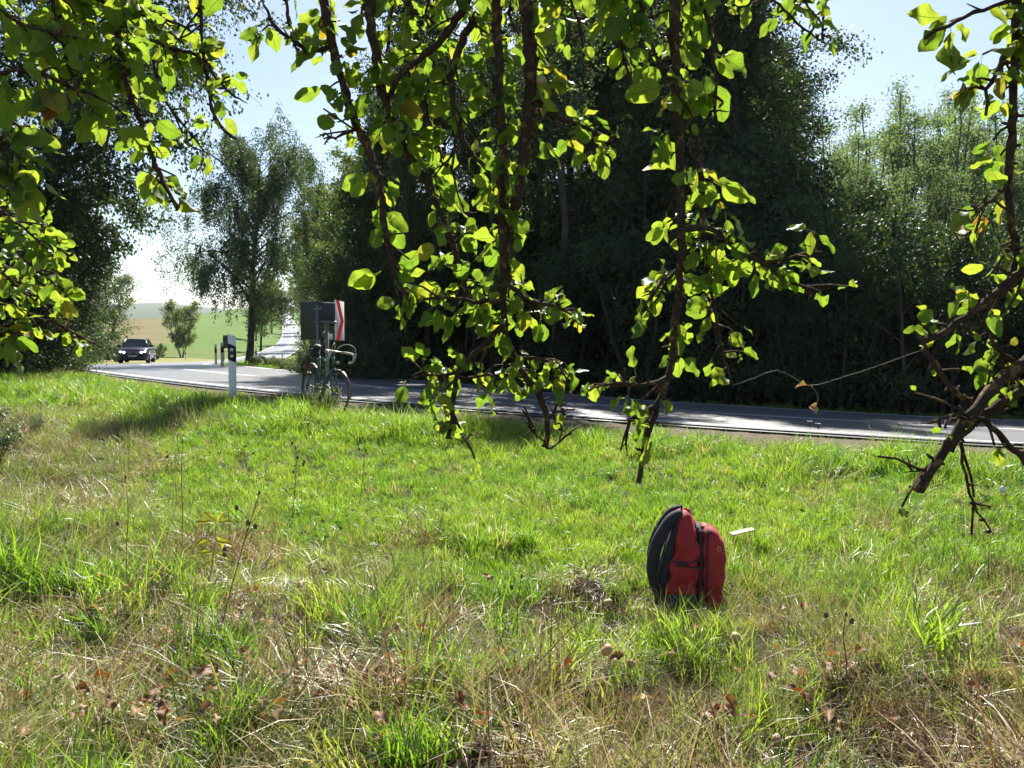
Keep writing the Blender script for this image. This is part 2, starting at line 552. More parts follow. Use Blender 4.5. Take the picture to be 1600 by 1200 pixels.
NRM = np.stack([t_[:, 1], -t_[:, 0], np.zeros(len(t_))], 1)          # right of the travel direction = inside of the bend
for _ in range(30):                                                # even out the normals
    NRM[1:-1] = (NRM[:-2] + NRM[1:-1] * 2 + NRM[2:]) / 4
NRM /= np.linalg.norm(NRM, axis=1)[:, None]
fall = np.interp(EDGE[:, 1], [10, 20, 34, 60, 120], [0.032, 0.028, 0.0, 0.005, 0.012])
CEN = EDGE + NRM * HALF
CEN[:, 2] = EDGE[:, 2] - fall * HALF


def nat(x, y):
    """Natural ground height by azimuth and distance from the viewpoint."""
    r = np.hypot(x, y)
    az = np.arctan2(x, np.maximum(y, 1e-3) + np.where(y < 0, 1e6, 0))
    ap = np.arctan((np.array([-1000, 0, 110, 250, 330, 400, 450, 560, 800, 1600, 2500]) - 800) / FPX)
    rr = np.array([0, 6, 12, 20, 35, 55, 90, 130, 200, 350, 600, 1000, 2500, 6000.])
    T = np.array([
        [0, .1, .3, .5, .5, .5, 0, 0, 2, 8, 15, 20, 60, 60],
        [0, .05, .25, .45, .35, .2, -.2, -.3, 1, 8, 16, 22, 70, 80],
        [0, 0, .2, .45, .3, .1, -.3, -.5, .5, 8, 15, 22, 90, 90],
        [0, 0, .1, .4, .2, 0, -.4, -.6, 1.5, 11, 16, 20, 112, 90],
        [0, 0, .1, .3, .2, 0, -.5, -.6, 1.2, 10, 21.5, 25, 100, 90],
        [0, 0, .1, .3, .2, .05, -.4, -.6, .5, 12, 27, 42, 80, 90],
        [0, 0, .1, .3, .2, .1, -.3, -.6, .5, 6.3, 20, 40, 80, 90],
        [0, 0, .1, .3, .1, .1, -.2, -.4, 1, 8, 24, 45, 80, 90],
        [0, 0, .05, .2, 0, 0, 0, .5, 4, 12, 26, 45, 80, 90],
        [0, 0, .05, .1, 0, 0, 0, 1, 4, 12, 26, 45, 80, 90],
        [0, 0, .05, .1, 0, 0, 0, 1, 4, 12, 26, 45, 80, 90.]])
    ia = np.clip(np.searchsorted(ap, az) - 1, 0, len(ap) - 2)
    ir = np.clip(np.searchsorted(rr, r) - 1, 0, len(rr) - 2)
    fa = np.clip((az - ap[ia]) / (ap[ia + 1] - ap[ia]), 0, 1)
    fa = fa * fa * (3 - 2 * fa)
    fr = np.clip((r - rr[ir]) / (rr[ir + 1] - rr[ir]), 0, 1)
    h0 = T[ia, ir] * (1 - fr) + T[ia, ir + 1] * fr
    h1 = T[ia + 1, ir] * (1 - fr) + T[ia + 1, ir + 1] * fr
    return h0 * (1 - fa) + h1 * fa


def road_rel(x, y):
    """Distance to the road's centre line, signed side (negative = our side) and the road height there."""
    x = np.atleast_1d(np.asarray(x, float)); y = np.atleast_1d(np.asarray(y, float))
    d = np.empty(len(x)); s = np.empty(len(x)); h = np.empty(len(x))
    for a in range(0, len(x), 20000):
        sl = slice(a, a + 20000)
        dx = x[sl, None] - CEN[None, :, 0]
        dy = y[sl, None] - CEN[None, :, 1]
        q = dx * dx + dy * dy
        i = q.argmin(1)
        k = np.arange(len(i))
        lat = dx[k, i] * NRM[i, 0] + dy[k, i] * NRM[i, 1]
        d[sl] = np.sqrt(q[k, i])
        s[sl] = lat
        h[sl] = CEN[i, 2] - fall[i] * np.clip(lat, -5, 5)
    return d, s, h


def vnoise(x, y, sc, seed):
    r = np.random.default_rng(seed)
    T = r.random((256, 256))
    X, Y = x / sc, y / sc
    i, j = np.floor(X).astype(int), np.floor(Y).astype(int)
    f, g = X - i, Y - j
    f = f * f * (3 - 2 * f); g = g * g * (3 - 2 * g)
    t = lambda a, b: T[a % 256, b % 256]
    return (t(i, j) * (1 - f) + t(i + 1, j) * f) * (1 - g) + (t(i, j + 1) * (1 - f) + t(i + 1, j + 1) * f) * g


def ground_h(x, y, lump=True):
    x = np.atleast_1d(np.asarray(x, float)); y = np.atleast_1d(np.asarray(y, float))
    d, s, hr = road_rel(x, y)
    w = smoothstep(HALF + 0.9, HALF + 7.5 + np.maximum(0, y - 60) * 0.05, d)
    r = np.hypot(x, y)
    h = (hr - 0.05 - 0.0012 * np.maximum(0, r - 40)) * (1 - w) + nat(x, y) * w
    if lump:
        a = smoothstep(HALF + 0.8, HALF + 3, d) * np.clip(1 - r / 120, 0, 1)
        h = h + a * (.16 * np.exp(-(((x + 3.3) / 1.1) ** 2 + ((y - 5.9) / .8) ** 2)) + .12 * np.exp(-(((x + 1.5) / .7) ** 2 + ((y - 4.6) / .5) ** 2)) + (vnoise(x, y, 0.45, 1) - .5) * (0.07 + .15 * smoothstep(6, 4.2, y)) + (vnoise(x, y, 1.5, 2) - .5) * 0.12)
    return h


def gz(x, y):
    return float(ground_h([x], [y])[0])


# ground sheet
nx, ny = 370, 340
gx = 4 * np.sinh(np.linspace(-8.0, 8.0, nx))
gy = 8 + 4 * np.sinh(np.linspace(-3.4, 8.0, ny))
GX, GY = np.meshgrid(gx, gy)
fx, fy = GX.ravel(), GY.ravel()
fz = ground_h(fx, fy)
mb = MB()
ii = np.arange(ny - 1)[:, None] * nx + np.arange(nx - 1)[None, :]
mb.add(np.stack([fx, fy, fz], 1), np.stack([ii, ii + 1, ii + nx + 1, ii + nx], -1).reshape(-1, 4))
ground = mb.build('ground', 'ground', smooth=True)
tag(ground, 'grassy ground rising to the road, with fields and hills beyond', kind='structure')
d_, s_, _h = road_rel(fx, fy)
rad = np.hypot(fx, fy)
pxa = 800 + FPX * fx / np.maximum(fy, 0.1)
cov = np.tile(np.array([0.06, 0.065, 0.026]), (len(fx), 1))          # thatch under the grass
def paint(mask, col):
    m_ = np.clip(mask, 0, 1)[:, None]
    cov[:] = cov * (1 - m_) + np.array(col) * m_
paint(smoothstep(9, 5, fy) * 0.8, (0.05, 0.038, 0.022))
paint((s_ < 0) * smoothstep(HALF + 2.4, HALF + 1.2, d_) * (rad < 60), (0.13, 0.105, 0.078))       # gritty shoulder
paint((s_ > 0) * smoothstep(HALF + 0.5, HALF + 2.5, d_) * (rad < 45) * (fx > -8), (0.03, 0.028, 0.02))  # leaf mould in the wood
far = smoothstep(62, 80, rad)
paint(far, (0.10, 0.14, 0.03))
paint(far * (rad < 122), (0.21, 0.205, 0.08))                           # dry meadow
fld = (rad > 170) & (rad < 1100)
paint(fld * 1.0, (0.085, 0.15, 0.025))
paint(fld * smoothstep(290, 255, pxa) * (rad > 190), (0.155, 0.13, 0.058))   # ploughed field
paint((rad > 1100) * 1.0, (0.06, 0.085, 0.05))
ca = ground.data.color_attributes.new('cover', 'FLOAT_COLOR', 'POINT')
ca.data.foreach_set('color', np.concatenate([cov, np.ones((len(cov), 1))], 1).astype(np.float32).ravel())


def ribbon(lo, hi, lift, i0=0, i1=None, ncross=2, thick=0.0):
    """Strip of road between lateral offsets lo..hi from the centre line."""
    C = CEN[i0:i1]; Nn = NRM[i0:i1]; fl = fall[i0:i1]
    us = np.linspace(lo, hi, ncross)
    V = np.stack([C + Nn * u + np.stack([np.zeros(len(C)), np.zeros(len(C)), -fl * u + lift], 1) for u in us], 1)
    k = len(C)
    I = np.arange(k - 1)[:, None] * ncross + np.arange(ncross - 1)[None, :]
    F = np.stack([I, I + 1, I + ncross + 1, I + ncross], -1).reshape(-1, 4)
    F = F[:, ::-1]
    b = MB().add(V.reshape(-1, 3), F)
    return b


road = ribbon(-HALF - 0.22, HALF + 0.22, 0.0, ncross=5).build('road', 'asphalt', smooth=True)
tag(road, 'grey asphalt country road bending to the left and away uphill', kind='structure')
ribbon(-HALF - 0.01, -HALF + 0.13, 0.004).build('edge_line', 'line_paint', road)
ribbon(HALF - 0.13, HALF + 0.01, 0.004).build('edge_line', 'line_paint', road)
ribbon(-0.06, 0.06, 0.004).build('centre_line', 'line_paint', road)
# crumbled asphalt lip on our side
bm_ = MB()
for k in range(0, len(EDGE) - 1):
    if EDGE[k][1] > 45: break
b_ = ribbon(-HALF - 0.40, -HALF - 0.2, -0.022, 0, k)
b_.build('road_lip', 'asphalt', road)

# ------------------------------------------------------------------ trees: generator
def unit(v):
    return v / (np.linalg.norm(v, axis=-1, keepdims=True) + 1e-12)


def leaf_cloud(mb, rng, C, A, size, aspect=0.6, fold=0.12, face=None):
    """One folded four-sided leaf at each centre C along A."""
    n = len(C)
    A = unit(A)
    R = rng.normal(size=(n, 3)) + (face if face is not None else 0)
    Nn = unit(R - A * (R * A).sum(1)[:, None])
    B = np.cross(A, Nn)
    L = (size * rng.uniform(0.6, 1.25, n))[:, None]
    W = L * aspect
    V = np.stack([C - A * L * .5, C + B * W * .5 + Nn * L * fold, C + A * L * .5, C - B * W * .5 + Nn * L * fold], 1).reshape(-1, 3)
    F = np.arange(n * 4).reshape(-1, 4)
    t = np.repeat(rng.random(n), 4)
    mb.add(V, F, tint=t)


def grow(seed, H, r0, first=0.2, nl=24, ll=3.0, up=50, curve=-0.02, sub=5, wander=0.03, prof=None, lean=(0, 0), stems=1, spread=0.0, path=None):
    rng = np.random.default_rng(seed)
    wood = MB()
    tw, td = [], []
    prof = prof or (lambda t: math.sin(math.pi * min(1, (t * 0.85 + 0.15))) ** 0.7)
    for st in range(stems):
        k = 12
        a = 2 * math.pi * st / stems + rng.uniform(-.4, .4)
        hh = H * (1 if st == 0 else rng.uniform(0.75, 1.0))
        if path is not None:
            pts = catmull(path, lambda L, p: L / 4)
            k = len(pts)
            pts = pts + np.cumsum(rng.normal(0, wander * hh / k, (k, 3)), 0) * np.array((1, 1, 0))
        else:
            tt = np.linspace(0, 1, k)
            pts = np.zeros((k, 3))
            pts[:, 2] = tt * hh
            w = np.cumsum(rng.normal(0, wander * hh / k * 2, (k, 2)), 0)
            pts[:, :2] = w + np.outer(tt, lean)
            if stems > 1:
                pts[:, 0] += math.cos(a) * (0.12 + spread * tt ** 0.8)
                pts[:, 1] += math.sin(a) * (0.12 + spread * tt ** 0.8)
            pts[0, 2] = -0.25
        tt = np.linspace(0, 1, k)
        rr = r0 / math.sqrt(stems) * (1 - tt) ** 0.8 + 0.012
        rr[0] *= 1.35
        wood.tube(pts, rr, 8 if stems == 1 else 6, rng=rng, knob=0.04)
        ga = rng.uniform(0, 6.28)
        for i in range(nl // stems):
            t = first + (0.985 - first) * (i + rng.random() * .7) / (nl / stems)
            f = min(t, 0.999) * (k - 1)
            q = int(f)
            base = pts[q] * (1 - (f - q)) + pts[q + 1] * (f - q)
            br = np.interp(t, tt, rr)
            ga += 2.4 + rng.uniform(-.5, .5)
            L = ll * prof((t - first) / (1 - first)) * rng.uniform(.7, 1.2)
            el = math.radians(up) * (0.75 + 0.5 * t) + rng.uniform(-.25, .25)
            d = np.array((math.cos(ga) * math.cos(el), math.sin(ga) * math.cos(el), math.sin(el)))
            lp = [base]
            m_ = 7
            for s in range(m_):
                d = unit(d + np.array((0, 0, curve * 6)) * (s / m_) + rng.normal(0, .09, 3))
                lp.append(lp[-1] + d * L / m_)
            lp = np.array(lp)
            lr = np.linspace(min(br * .6, 0.02 + L * .012), 0.006, m_ + 1)
            wood.tube(lp, lr, 5)
            for s in np.linspace(.3, 1, 9):
                f = s * m_ * .999; q = int(f)
                tw.append(lp[q] * (1 - f + q) + lp[q + 1] * (f - q)); td.append(d)
            for s in range(sub):
                f = rng.uniform(.25, .98) * m_; q = min(int(f), m_ - 1)
                b0 = lp[q] * (1 - f + q) + lp[q + 1] * (f - q)
                dd = unit(unit(lp[q + 1] - lp[q]) * .8 + rng.normal(0, .55, 3) + np.array((0, 0, curve * 4)))
                SL = L * rng.uniform(.22, .45)
                sp = [b0]
                for e in range(4):
                    dd = unit(dd + np.array((0, 0, curve * 5)) + rng.normal(0, .12, 3))
                    sp.append(sp[-1] + dd * SL / 4)
                wood.tube(sp, [0.011, .009, .007, .005, .003], 3, cap=False)
                for e in np.linspace(.2, 1, 6):
                    f = e * 4 * .999; q = int(f)
                    tw.append(np.array(sp[q]) * (1 - f + q) + np.array(sp[q + 1]) * (f - q)); td.append(dd)
    return wood, np.array(tw), np.array(td), rng


def crown(tw, td, rng, n, size, sig, droop=0.5, aspect=.6, hang=0.0, clump=2):
    mb = MB()
    # clumps: leaves gather round a subset of twig points, so the crown has gaps
    w = rng.random(len(tw)) ** clump + .05 / (clump - 1)
    w /= w.sum()
    i = rng.choice(len(tw), n, p=w)
    C = tw[i] + rng.normal(0, sig, (n, 3)) * np.array((1, 1, .8))
    if hang:
        u = rng.random(n) ** 1.3 * hang * rng.uniform(.4, 1, len(tw))[i]
        C[:, 2] -= u
        C[:, :2] -= rng.normal(0, sig * .4, (n, 2))
    A = td[i] * .6 + rng.normal(0, .7, (n, 3)) + np.array((0, 0, -droop))
    leaf_cloud(mb, rng, C, A, size, aspect)
    return mb


def make_tree(name, label, cat, group, wood, cr, leaf, bark='bark'):
    root = empty(name)
    tag(root, label, cat, group)
    wood.build('trunk', bark, root, smooth=True)
    cr.build('crown', leaf, root)
    return root


USED = set()
def place(proto, x, y, s=1.0, rz=None, label=None, group=None, sz=None, z=None):
    o = proto if proto.name not in USED else copy_tree(proto)
    USED.add(proto.name)
    o.location = (x, y, (gz(x, y) if z is None else z) - 0.04)
    o.rotation_euler = (0, 0, random.uniform(0, 6.28) if rz is None else rz)
    o.scale = (s, s, sz or s)
    if label: o['label'] = label
    if group: o['group'] = group
    elif 'group' in o and label: del o['group']
    return o


def X(px, y):
    return (px - 800) / FPX * y


WOODG = 'trees of the dense wood across the road'
WOODL = 'dark backlit broadleaf tree in the dense wood across the road'

# prototypes
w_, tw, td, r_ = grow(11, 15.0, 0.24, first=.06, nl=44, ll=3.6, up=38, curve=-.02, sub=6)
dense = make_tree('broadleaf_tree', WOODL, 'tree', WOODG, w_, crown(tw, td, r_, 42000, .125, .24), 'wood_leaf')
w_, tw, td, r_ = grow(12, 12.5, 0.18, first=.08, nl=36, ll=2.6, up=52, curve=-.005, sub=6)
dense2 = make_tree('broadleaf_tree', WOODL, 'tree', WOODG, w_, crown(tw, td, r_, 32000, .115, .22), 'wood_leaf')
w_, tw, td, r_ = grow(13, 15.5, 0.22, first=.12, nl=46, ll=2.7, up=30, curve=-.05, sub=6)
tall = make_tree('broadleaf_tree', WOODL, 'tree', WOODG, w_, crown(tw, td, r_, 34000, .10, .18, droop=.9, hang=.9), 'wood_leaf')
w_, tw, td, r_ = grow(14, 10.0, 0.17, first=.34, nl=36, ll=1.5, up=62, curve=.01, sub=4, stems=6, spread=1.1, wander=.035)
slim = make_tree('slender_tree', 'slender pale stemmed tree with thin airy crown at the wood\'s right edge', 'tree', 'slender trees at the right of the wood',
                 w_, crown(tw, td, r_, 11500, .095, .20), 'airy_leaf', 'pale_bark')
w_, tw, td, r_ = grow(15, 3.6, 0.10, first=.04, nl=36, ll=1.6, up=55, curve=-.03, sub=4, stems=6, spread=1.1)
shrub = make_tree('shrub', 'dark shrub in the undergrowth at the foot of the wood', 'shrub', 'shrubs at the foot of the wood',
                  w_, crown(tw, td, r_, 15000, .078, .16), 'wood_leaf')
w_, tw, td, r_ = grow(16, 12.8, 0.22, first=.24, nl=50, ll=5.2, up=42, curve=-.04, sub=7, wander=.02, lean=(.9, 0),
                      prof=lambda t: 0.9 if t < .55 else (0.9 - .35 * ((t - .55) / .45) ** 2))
birch = make_tree('birch_tree', 'tall airy birch with drooping twigs standing alone inside the road bend', 'tree', None, w_,
                  crown(tw, td, r_, 84000, .125, .12, droop=1.0, hang=1.7, clump=3), 'birch_leaf', 'birch_bark')
w_, tw, td, r_ = grow(17, 8.0, 0.16, first=.16, nl=46, ll=2.1, up=58, curve=-.005, sub=5, stems=6, spread=1.9)
multi = make_tree('bushy_tree', 'small many stemmed bushy tree in the dry meadow beyond the bend', 'tree', None, w_,
                  crown(tw, td, r_, 9000, .24, .24), 'light_leaf', 'pale_bark')
w_, tw, td, r_ = grow(18, 11.0, 0.2, first=.22, nl=40, ll=3.0, up=48, curve=-.01, sub=5)
mid = make_tree('roadside_tree', 'sunlit green tree lining the road behind the chevron sign', 'tree', 'trees lining the far stretch of road', w_,
                crown(tw, td, r_, 20000, .15, .18, clump=3), 'light_leaf')
w_, tw, td, r_ = grow(19, 1.6, 0.05, first=.03, nl=30, ll=.95, up=60, curve=-.04, sub=3, stems=7, spread=.7)
bramble = make_tree('bramble_bush', 'low bramble bush on the bank inside the road bend', 'bush', 'brambles on the bank inside the bend', w_,
                    crown(tw, td, r_, 5200, .075, .11), 'willow_leaf')
w_, tw, td, r_ = grow(20, 3.2, 0.08, first=.05, nl=36, ll=1.7, up=58, curve=-.02, sub=4, stems=7, spread=1.2)
willow = make_tree('willow_bush', 'grey green willow bush behind the bend where the car drives', 'bush', 'willow bushes behind the bend', w_,
                   crown(tw, td, r_, 7000, .15, .17), 'willow_leaf')

# the wood across the road: edge line runs parallel to the far road edge
def wood_edge(x):
    return 22.0 - 0.40 * min(x, 12) if x < 12 else 17.6 - 0.40 * (x - 12) * .8

rr = random.Random(3)
def hz(px, py, y):
    return EYE + (535 - py) / FPX * y

# skyline trees (pixel column, skyline row, depth, prototype)
sky_trees = [(600, 150, 29, dense2), (640, 60, 30, dense), (700, 70, 27, tall), (765, 75, 29, dense2), (830, 30, 26, tall), (900, -10, 29, dense),
             (965, -20, 27, tall), (1030, -40, 29, dense), (1085, -20, 27, dense2), (1120, -50, 27.5, dense), (1165, -60, 27.5, tall)]
HT = {dense.name: 15.6, dense2.name: 13.3, tall.name: 15.6, slim.name: 10.4}
for k, (px, py, y, pr) in enumerate(sky_trees):
    s = (hz(px, py, y)) / HT[pr.name]
    place(pr, X(px, y), y, s, rr.uniform(0, 6.3))
place(dense, X(1160, 26.5), 26.5, 0.93, 1.2, label='tallest dark tree of the wood, standing out against the sky at its right end', group=None)
w_, tw, td, r_ = grow(31, 12.5, 0.12, first=.48, nl=26, ll=1.9, up=50, curve=-.01, sub=5, wander=.05)
pole = make_tree('slender_tree', 'slender tree with a long bare trunk at the front of the dark wood', 'tree', 'bare trunked trees at the front of the wood', w_,
                 crown(tw, td, r_, 9000, .12, .2), 'birch_leaf', 'bark')
for px, y, s in [(880, 23.2, 1.0), (985, 24.6, 1.0), (770, 26, 1.0), (660, 25.5, .9)]:
    place(pole, X(px, y), y, s, rr.uniform(0, 6.3))
place(dense2, X(640, 24.8), 24.8, .6, 2.2, label='narrow dark tree at the left end of the wood opposite the bicycle', sz=1.2)
slims = [(1330, 190, 26), (1395, 135, 29), (1450, 145, 27), (1505, 140, 30), (1555, 150, 26), (1610, 130, 28), (1290, 230, 30), (1680, 120, 27), (1740, 150, 30), (1360, 240, 24), (1440, 250, 24), (1530, 240, 23.5), (1600, 250, 23.5), (1305, 175, 34), (1420, 165, 35), (1480, 160, 33), (1350, 150, 38), (1560, 155, 36)]
for px, py, y in slims:
    place(slim, X(px, y), y, hz(px, py, y) / HT[slim.name], rr.uniform(0, 6.3))
# rows behind
for k in range(46):
    x = -3.5 + rr.random() * 30
    y = wood_edge(x) + 9 + rr.random() * 14
    px = 800 + FPX * x / y
    if px > 1210: continue
    top = 70 if px < 800 else 10
    pr = rr.choice((dense, dense2, dense2))
    if px > 1270:
        continue
    place(pr, x, y, max(.5, (EYE + (535 - top) / FPX * y) / HT[pr.name] * rr.uniform(.78, .97)), rr.uniform(0, 6.3))
# undergrowth at the foot
for k in range(44):
    x = -5.0 + k * 0.66 + rr.uniform(-.3, .3)
    y = wood_edge(x) + rr.uniform(1.2, 4.2)
    s = rr.uniform(.75, 1.35)
    place(shrub, x, y, s, rr.uniform(0, 6.3))
for k in range(30):
    x = -4.5 + k * 1.0 + rr.uniform(-.3, .3)
    y = wood_edge(x) + rr.uniform(4.5, 8)
    if 800 + FPX * x / y > 1270: continue
    place(shrub, x, y, rr.uniform(1.3, 2.0), rr.uniform(0, 6.3))

# birch and trees by the far road
bz = 45
place(birch, X(387, bz), bz, hz(387, 216, bz) / 13.9, 0.0)
place(multi, X(284, 118), 118, (90 / FPX * 118) / 8.2, .4)
for px, y, top in [(550, 62, 300), (575, 52, 290), (592, 44, 240), (536, 92, 335), (570, 80, 250), (525, 130, 330), (512, 190, 380), (548, 120, 300), (590, 70, 200)]:
    place(mid, X(px, y), y, max(.3, (hz(px, top, y) - gz(X(px, y), y)) / 11.5), rr.uniform(0, 6.3))
w_, tw, td, r_ = grow(33, 12.0, 0.2, first=.42, nl=36, ll=3.3, up=42, curve=-.01, sub=5)
high = make_tree('roadside_tree', 'sunlit green tree lining the road behind the chevron sign', 'tree', 'trees lining the far stretch of road', w_,
                 crown(tw, td, r_, 20000, .16, .18, clump=3), 'light_leaf')
for px, y, top in [(503, 84, 300), (498, 120, 345), (490, 170, 360), (484, 230, 395), (478, 320, 425), (474, 420, 440), (425, 330, 430), (431, 470, 440), (520, 100, 310), (446, 830, 455), (456, 840, 450), (438, 820, 455), (466, 700, 450)]:
    place(high, X(px, y), y, max(.3, (hz(px, top, y) - gz(X(px, y), y)) / 12.3), rr.uniform(0, 6.3))
for px, y, top, lab in [(424, 300, 440, None), (482, 290, 430, None), (425, 420, 455, None), (470, 430, 440, None), (478, 560, 455, None), (424, 600, 462, None),
                   (400, 230, 452, None), (408, 170, 440, None), (436, 900, 466, None), (450, 880, 462, None), (464, 860, 462, None)]:
    place(mid, X(px, y), y, max(.3, (hz(px, top, y) - gz(X(px, y), y)) / 11.5), rr.uniform(0, 6.3))
for px, y, s in [(338, 565, 1.2), (352, 585, 1.3), (366, 575, 1.3), (380, 565, 1.2), (392, 575, 1.3), (404, 545, 1.2)]:
    place(dense2, X(px, y), y, s * .55, rr.uniform(0, 6.3), label='far dark tree of the copse on the green hill', group='copse on the hill')
# leaning tree behind the car and smaller ones
w_, tw, td, r_ = grow(21, 8.5, 0.17, first=.25, nl=26, ll=3.1, up=40, curve=-.02, sub=4, lean=(1.8, 0))
leaner = make_tree('leaning_tree', 'thin airy tree leaning right above the bushes behind the car', 'tree', None, w_, crown(tw, td, r_, 5500, .19, .24), 'willow_leaf')
place(leaner, X(168, 84), 84, hz(190, 425, 84) / 9.0, 0.0)
for px, y, s in [(118, 66, .9), (150, 72, .85), (182, 78, .8), (130, 84, 1.3), (215, 90, .7), (95, 60, 1.3), (245, 98, .75), (252, 112, .6), (165, 90, 1.2), (70, 58, 1.3)]:
    place(willow, X(px, y), y, s * .74, rr.uniform(0, 6.3))
for k in range(12):
    px = rr.uniform(400, 545); y = rr.uniform(26, 40) if px < 480 else rr.uniform(21.5, 36)
    dd, ss, _ = road_rel([X(px, y)], [y])
    if ss[0] < HALF + 1.0: continue
    place(bramble, X(px, y), y, rr.uniform(.22, .36) if px < 485 else rr.uniform(.45, .85), rr.uniform(0, 6.3))
for px, y, s in [(468, 29, .34), (503, 28, .8), (530, 27, 1.1), (560, 25.5, 1.1), (590, 25, 1.0), (440, 36, .3), (420, 40, .32), (402, 43, .35), (455, 31, .3), (484, 27, .5)]:
    place(bramble, X(px, y), y, s, rr.uniform(0, 6.3))

place(bramble, X(503, 12.15), 12.15, .30, 2.0, label='dark weeds growing up through the leaning bicycle')
# left: old fruit tree with a dark crown, hedge shrubs under and behind it
bx, by = X(45, 24), 24.0
pth = [(0, 0, -.2), (.15, 0, 1.2), (.25, .05, 2.3), (.55, 0, 3.4), (.75, .1, 4.6), (1.0, .1, 5.8), (1.1, 0, 7.2)]
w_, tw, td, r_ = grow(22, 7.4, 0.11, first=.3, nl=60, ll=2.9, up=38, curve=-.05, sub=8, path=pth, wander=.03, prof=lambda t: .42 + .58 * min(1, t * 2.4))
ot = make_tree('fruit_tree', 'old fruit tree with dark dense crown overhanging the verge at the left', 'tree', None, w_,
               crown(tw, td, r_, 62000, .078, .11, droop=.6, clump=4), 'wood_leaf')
place(ot, bx, by, 1.68, 0.0)
HG = 'dark shrubs of the hedge under the fruit tree'
for k, (px, y, s) in enumerate([(-40, 26, 1.1), (10, 27, .95), (50, 29, .9), (85, 34, .8), (-90, 24, 1.3), (30, 33, 1.3), (-20, 34, 1.5), (75, 42, 1.2), (-160, 22, 1.4), (100, 50, 1.1), (-10, 21, .9), (35, 22.5, .85), (72, 30, .95), (15, 38, 1.6), (60, 46, 1.6), (96, 40, .8), (95, 29, .6), (20, 25, .9), (60, 27, .95), (-30, 23, 1.0), (105, 36, .7), (62, 24, 1.15), (18, 23, 1.2), (98, 28, 1.05), (82, 25.5, 1.1), (40, 30, 1.5), (108, 33, 1.2)]):
    place(shrub, X(px, y), y, s, rr.uniform(0, 6.3), label='dark hedge shrub in the shade under the old fruit tree', group=HG)
for k, (px, y, s) in enumerate([(-120, 20, .8), (-60, 30, .8), (20, 40, .9), (75, 58, .8), (-20, 26, .5), (110, 75, .75)]):
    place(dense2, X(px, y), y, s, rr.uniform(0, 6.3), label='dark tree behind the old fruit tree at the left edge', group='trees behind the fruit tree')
place(bramble, X(50, 23), 23, .55, 1.0, label='low round green bush in the grass left of the road bend')
for px, y, s in [(5, 9.5, .22), (-25, 8.2, .3), (-60, 9.0, .4), (45, 10.2, .18)]:
    place(bramble, X(px, y), y, s, rr.uniform(0, 6), label='low leafy bush at the left edge of the grass', group='low bushes at the left edge of the grass')

# ------------------------------------------------------------------ road furniture
def delineator(height=1.12, lying=False):
    root = empty('delineator_post')
    w, d = .135, .10
    def sect(z, dz=0):
        return [(-w / 2, -d * .35, z - dz), (-w * .28, -d / 2, z - dz * .6), (w * .28, -d / 2, z + dz * .6), (w / 2, -d * .35, z + dz), (w * .2, d / 2, z + dz * .4), (-w * .2, d / 2, z - dz * .4)]
    def prism(z0, z1, d0, d1, grow=0.0):
        a, b = sect(z0, d0), sect(z1, d1)
        if grow:
            a = [(x * (1 + grow), y * (1 + grow), z) for x, y, z in a]; b = [(x * (1 + grow), y * (1 + grow), z) for x, y, z in b]
        V = a + b
        F4 = [(i, (i + 1) % 6, 6 + (i + 1) % 6, 6 + i) for i in range(6)]
        q = MB().add(V, F4)
        q.n -= 12; q.F.append(np.array([(5, 4, 3, 2, 1, 0), (6, 7, 8, 9, 10, 11)])); q.mi.append(np.zeros(2, dtype=np.int32)); q.n += 12
        return q
    prism(-.15, height, 0, -.03).build('body', 'white_plastic', root, bevel=.006)
    band = prism(height * .60, height * .85, -.028, -.028, .035).build('band', 'black_plastic', root)
    for zz in (height * .675, height * .775):
        MB().tube([(.0, -d * .5 - .001, zz), (.0, -d * .5 - .012, zz)], .029, 14).build('reflector', 'reflector', band)
    return root

p0 = delineator()
yy = 14.3
p0.location = (X(363.5, yy), yy, hz(363, 523.5, yy) - 1.12)
p0.rotation_euler = (0, 0, .12)
tag(p0, 'white delineator post with black band and two reflectors, nearest on the grass verge', 'road post', 'delineator posts along the road')
def post_at(px, pytop, y, label, rz=0.0):
    o = copy_tree(p0)
    x = X(px, y)
    o.location = (x, y, gz(x, y) - .02)
    o.rotation_euler = (0, 0, rz)
    o['label'] = label
    return o
post_at(347, 555, 37.5, 'small white delineator post just left of the birch trunk inside the bend', 2.6)
post_at(337, 555, 44, 'grey delineator post seen behind the white one inside the bend', 3.1)
post_at(86, 553, 33, 'delineator post at the far left by the hedge', .6)
post_at(400, 553, 60, 'distant delineator post right of the birch trunk', 3.0)
post_at(441, 549, 100, 'distant delineator post on the inside of the second curve', 3.0)
post_at(290, 556, 104, 'distant delineator post below the bushy tree in the meadow', 3.0)
post_at(396, 545, 140, 'farthest delineator post on the left edge of the second curve', 3.0)
# knocked over post on the far edge
fp = copy_tree(p0)
yy = 19.9
fp.location = (X(796, yy), yy, 0)
fp.rotation_euler = (math.radians(88), 0, math.radians(82))
fp.scale = (1, 1, .62)
fp['label'] = 'knocked over white delineator post lying along the far road edge'
dd_, ss_, hh_ = road_rel([X(810, yy)], [yy])
fp.location.z = gz(X(810, yy), yy) + .10
del fp['group']

